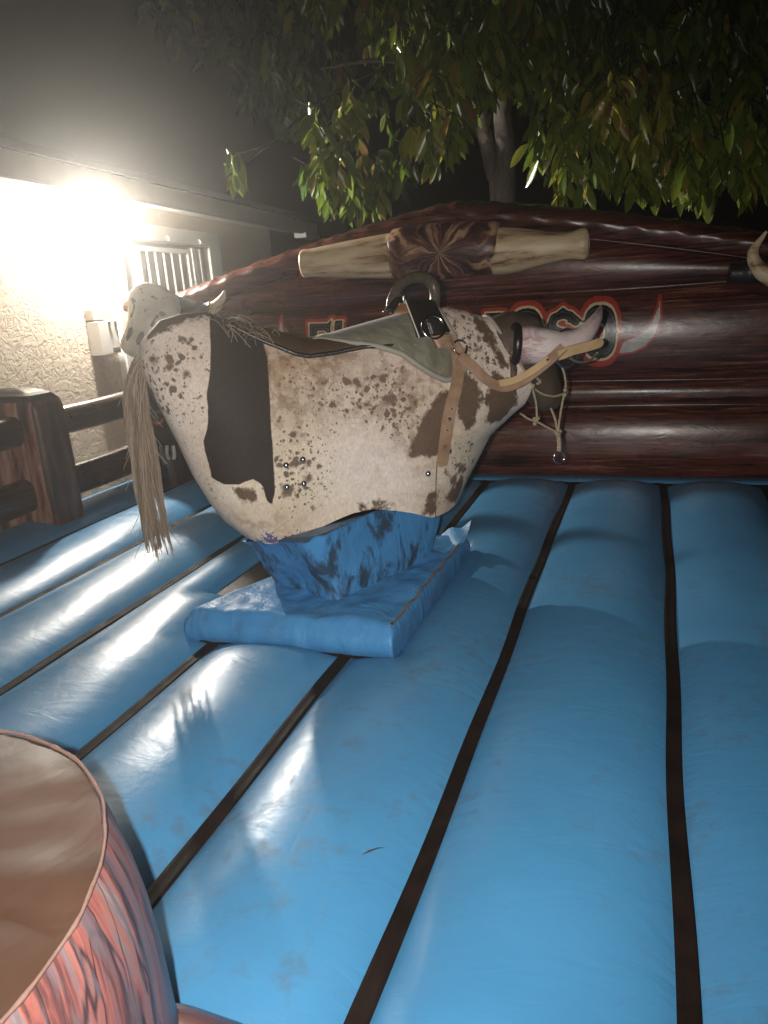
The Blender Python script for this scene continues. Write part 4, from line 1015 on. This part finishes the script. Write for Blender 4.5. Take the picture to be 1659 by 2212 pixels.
for z in (1.75, 1.62):
    V_, F_ = wbox(2.365, 2.395, .03, .11, z-.04, z+.04, .005); mesh('hinge', V_, F_, simple('steel_grey', (.25, .25, .25), .4, .6), door, smooth=False)
for s in (1.35, 1.75, 2.55):
    V_, F_ = tube(smooth_path([wp(s, .115, 2.27), wp(s, .135, 2.25), wp(s, .135, 2.23), wp(s, .12, 2.225)], 4), .008, 8); mesh('hook', V_, F_, M_WHITE, door)
# electrical box
eb = thing('electrical_box', 'white electrical box with grey lid on the stucco wall beside the door', 'electrical box', tuple(wp(.34, .0, 1.1)))
V_, F_ = wbox(.10, .43, .003, .13, 1.10, 1.415, .006); mesh('box_body', V_, F_, M_WHITE, eb, smooth=False)
V_, F_ = wbox(.10, .40, .003, .09, 1.43, 1.535, .008); mesh('lid', V_, F_, simple('grey_lid', (.42, .38, .33), .6), eb, smooth=False)
for s in (.26, .37):
    V_, F_ = wbox(s, s+.035, .132, .145, 1.37, 1.41, .003); mesh('latch', V_, F_, simple('dark_latch', (.06, .05, .045), .5), eb, smooth=False)
V_, F_ = wbox(.28, .41, .132, .135, 1.115, 1.155); mesh('label_plate', V_, F_, simple('grey_plate', (.16, .14, .12), .5), eb, smooth=False)
# floodlight
fd = thing('floodlight', 'lit white floodlight glaring under the eave of the stucco house', 'floodlight', tuple(LAMP))
def lbox(c, s, b): return rbox(c, s, b, 2, rot)
L0 = LAMP-Wn*.02
V_, F_ = lbox(L0-Wn*.10+Vector((0, 0, .05)), (.20, .07, .16), .012); mesh('housing', V_, F_, M_WHITE, fd, smooth=False)
V_, F_ = tube([LAMP-Wn*.23, LAMP-Wn*.155], [.05, .03], 14); mesh('bracket', V_, F_, M_WHITE, fd)
le = NT('lamp_lens'); le.inp('Base Color', (.9, .9, .9)); le.inp('Emission Color', (1, .95, .86)); le.inp('Emission Strength', 60.)
V_, F_ = lbox(L0-Wn*.06+Vector((0, 0, .05)), (.17, .008, .13), .003); mesh('lens', V_, F_, le.m, fd, smooth=False)
# ------------------------------------------------------------------ tree behind the backboard
rt = random.Random(11)
tree = thing('broadleaf_tree', 'large tree with long drooping glossy leaves and twin grey trunks behind the backboard', 'tree', (-1.4, 8.4, -.3))
M_TRUNK = NT('tree_bark'); n_ = M_TRUNK.noise(M_TRUNK.obj((3, 3, 1)), 6, 7, .65, .5); M_TRUNK.inp('Base Color', M_TRUNK.ramp(n_, [(.3, (.10, .085, .075)), (.7, (.25, .215, .19))])); M_TRUNK.inp('Roughness', .9); M_TRUNK.bump(M_TRUNK.noise(M_TRUNK.obj(), 45, 6), .5, .02); M_TRUNK = M_TRUNK.m
TY = 8.2
q = lambda px, py, Y=TY: onY(px, py, Y)
def limb(pts, rads, name='trunk'):
    P = smooth_path(pts, 6); V_, F_ = tube(P, lerp_list(rads, len(P)), 14); return mesh(name, V_, F_, M_TRUNK, tree)
b0 = q(1088, 430)
limb([Vector((b0.x+.02, TY, -.3)), Vector((b0.x, TY, 1.2)), q(1090, 420), q(1093, 330), q(1085, 240), q(1095, 140), q(1130, 20), q(1160, -120)], [.17, .135, .112, .100, .088, .08, .06, .04])
limb([Vector((b0.x-.14, TY, .9)), q(1076, 425, TY+.05), q(1066, 370, TY+.1), q(1045, 280, TY+.15), q(1035, 200, TY+.2), q(990, 80, TY+.1), q(900, -60, TY-.1)], [.09, .09, .085, .075, .065, .05, .03])
for pts in ([(1085, 240, 8.2), (960, 190, 7.6), (820, 170, 7.0), (690, 190, 6.7)], [(1095, 140, 8.2), (1250, 90, 7.6), (1430, 100, 7.0), (1600, 140, 6.8)], [(1035, 200, 8.3), (900, 110, 7.4), (760, 40, 6.9)], [(1120, 60, 8.2), (1300, -20, 7.4), (1500, -60, 6.6)]):
    limb([q(p[0], p[1]-40, p[2]+.5) for p in pts], [.045, .03, .02, .008], 'limb')
def m_leaf():
    m = NT('leaf'); r = m.attr('rv'); 
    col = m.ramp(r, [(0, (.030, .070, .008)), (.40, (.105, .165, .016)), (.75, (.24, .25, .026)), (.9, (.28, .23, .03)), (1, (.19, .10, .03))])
    m.inp('Base Color', col); m.inp('Roughness', .26); m.inp('Specular IOR Level', .75)
    try: m.inp('Transmission Weight', 0.0)
    except Exception: pass
    return m.m
def leaf_geo(p, d, L, W, roll):
    """folded lanceolate leaf hanging from p along d, curving down"""
    d = d.normalized(); s = d.orthogonal().normalized(); s = Matrix.Rotation(roll, 3, d) @ s; V = []; nrm = d.cross(s)
    c = p.copy(); dd = d.copy(); K = 5
    for i in range(K):
        f = i/(K-1); w = W*math.sin(math.pi*min(1, f*.93+.05))**.75
        if i == K-1: w = .002
        V += [c-s*w*.5+nrm*w*.16, c, c+s*w*.5+nrm*w*.16]
        dd = (dd+Vector((0, 0, -.22))).normalized(); c = c+dd*(L/(K-1))
    F = []
    for i in range(K-1):
        for j in range(2): F.append((i*3+j, i*3+j+1, i*3+j+4, i*3+j+3))
    return V, F
lm = MB(); twigs = MB()
def cluster(c, n, L, spread, tone):
    tw = [c+Vector((rt.gauss(0, .08), rt.gauss(0, .08), .17)), c+Vector((0, 0, .1)), c]
    V_, F_ = tube(tw, [.007, .005, .003], 5, False); twigs.add(V_, F_)
    for k in range(n):
        f = rt.random(); p = tw[1].lerp(c, f)+Vector((rt.gauss(0, .03), rt.gauss(0, .03), rt.gauss(0, .05)))
        a = rt.uniform(0, 6.283); d = Vector((math.cos(a)*spread, math.sin(a)*spread, rt.uniform(-1.1, -.15)))
        l = L*rt.uniform(.6, 1.25); V_, F_ = leaf_geo(p, d, l, l*rt.uniform(.28, .38), rt.uniform(-.9, .9)+a)
        lm.add(V_, F_, min(1, max(0, rt.gauss(tone, .17))) if rt.random() > .05 else rt.uniform(.88, 1))
def inpoly(x, y, poly): return psdf(np.array([[x, y]]), poly)[0] < 0
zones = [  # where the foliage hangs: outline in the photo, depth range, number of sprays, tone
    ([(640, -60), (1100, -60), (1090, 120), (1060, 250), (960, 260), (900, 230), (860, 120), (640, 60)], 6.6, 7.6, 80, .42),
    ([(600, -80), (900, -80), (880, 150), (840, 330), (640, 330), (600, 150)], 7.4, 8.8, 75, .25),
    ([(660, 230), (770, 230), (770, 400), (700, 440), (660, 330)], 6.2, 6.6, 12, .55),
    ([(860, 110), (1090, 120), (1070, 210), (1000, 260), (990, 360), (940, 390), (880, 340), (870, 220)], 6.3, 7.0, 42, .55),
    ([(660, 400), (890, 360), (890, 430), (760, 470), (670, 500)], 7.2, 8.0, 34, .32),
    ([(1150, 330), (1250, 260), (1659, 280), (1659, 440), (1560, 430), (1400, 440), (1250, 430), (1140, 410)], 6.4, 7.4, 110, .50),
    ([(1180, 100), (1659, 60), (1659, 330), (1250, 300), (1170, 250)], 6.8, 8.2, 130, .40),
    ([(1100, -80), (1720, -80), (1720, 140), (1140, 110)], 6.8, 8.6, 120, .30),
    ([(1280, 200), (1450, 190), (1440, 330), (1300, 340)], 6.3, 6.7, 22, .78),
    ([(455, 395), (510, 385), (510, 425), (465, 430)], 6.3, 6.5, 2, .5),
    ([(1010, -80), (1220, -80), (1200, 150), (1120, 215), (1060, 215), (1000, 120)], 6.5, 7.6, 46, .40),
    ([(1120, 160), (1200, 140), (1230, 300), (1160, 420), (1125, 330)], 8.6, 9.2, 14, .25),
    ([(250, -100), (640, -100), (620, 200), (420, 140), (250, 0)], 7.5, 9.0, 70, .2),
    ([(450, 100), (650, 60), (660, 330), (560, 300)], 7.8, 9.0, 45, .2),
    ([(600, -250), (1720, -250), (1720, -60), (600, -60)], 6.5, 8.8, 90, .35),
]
for poly, y0, y1, n, tone in zones:
    xs_ = [p[0] for p in poly]; ys_ = [p[1] for p in poly]; k = 0; guard = 0
    while k < n and guard < 4000:
        guard += 1; x, y = rt.uniform(min(xs_), max(xs_)), rt.uniform(min(ys_), max(ys_))
        if inpoly(x, y, poly):
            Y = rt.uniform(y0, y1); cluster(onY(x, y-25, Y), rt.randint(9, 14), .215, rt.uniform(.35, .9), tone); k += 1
V_, F_ = tube(smooth_path([onY(900, 120, 7.6), onY(720, 200, 7.2), onY(560, 330, 6.7), onY(488, 385, 6.4)], 6), [.014]*6+[.01]*6+[.006]*7, 6); twigs.add(V_, F_)
lm.build('crown', m_leaf(), tree, attr='rv'); twigs.build('twigs', simple('twig_bark', (.035, .03, .02), .8), tree)
# a stray dry leaf on the mattress
p = ground(805, 1842, .07); V = [p+Vector(q_) for q_ in ((-.025, -.02, .004), (-.008, -.014, .010), (.012, .004, .012), (.03, .022, .005), (.010, .016, .006), (-.012, .0, .005))]
tag(mesh('dry_leaf', V, [(0, 1, 5), (1, 2, 4, 5), (2, 3, 4)], simple('dry_leaf_brown', (.10, .06, .04), .7)), 'small curled dry leaf lying on the blue mattress in front of the pad', 'leaf')
# ------------------------------------------------------------------ air volume added to imitate lens glare around the floodlight
hm = bpy.data.materials.new('lens_glare_haze'); hm.use_nodes = True; ht = hm.node_tree; ht.nodes.clear()
ho = ht.nodes.new('ShaderNodeOutputMaterial'); hv_ = ht.nodes.new('ShaderNodeVolumePrincipled')
hv_.inputs['Color'].default_value = (.92, .90, .86, 1); hv_.inputs['Density'].default_value = .0115; hv_.inputs['Anisotropy'].default_value = .865
ht.links.new(hv_.outputs[0], ho.inputs['Volume'])
V_, F_ = rbox((0, 4, 4.0), (60, 60, 10.64), 0)
hz = mesh('glare_haze', V_, F_, hm, smooth=False); hz['kind'] = 'stuff'
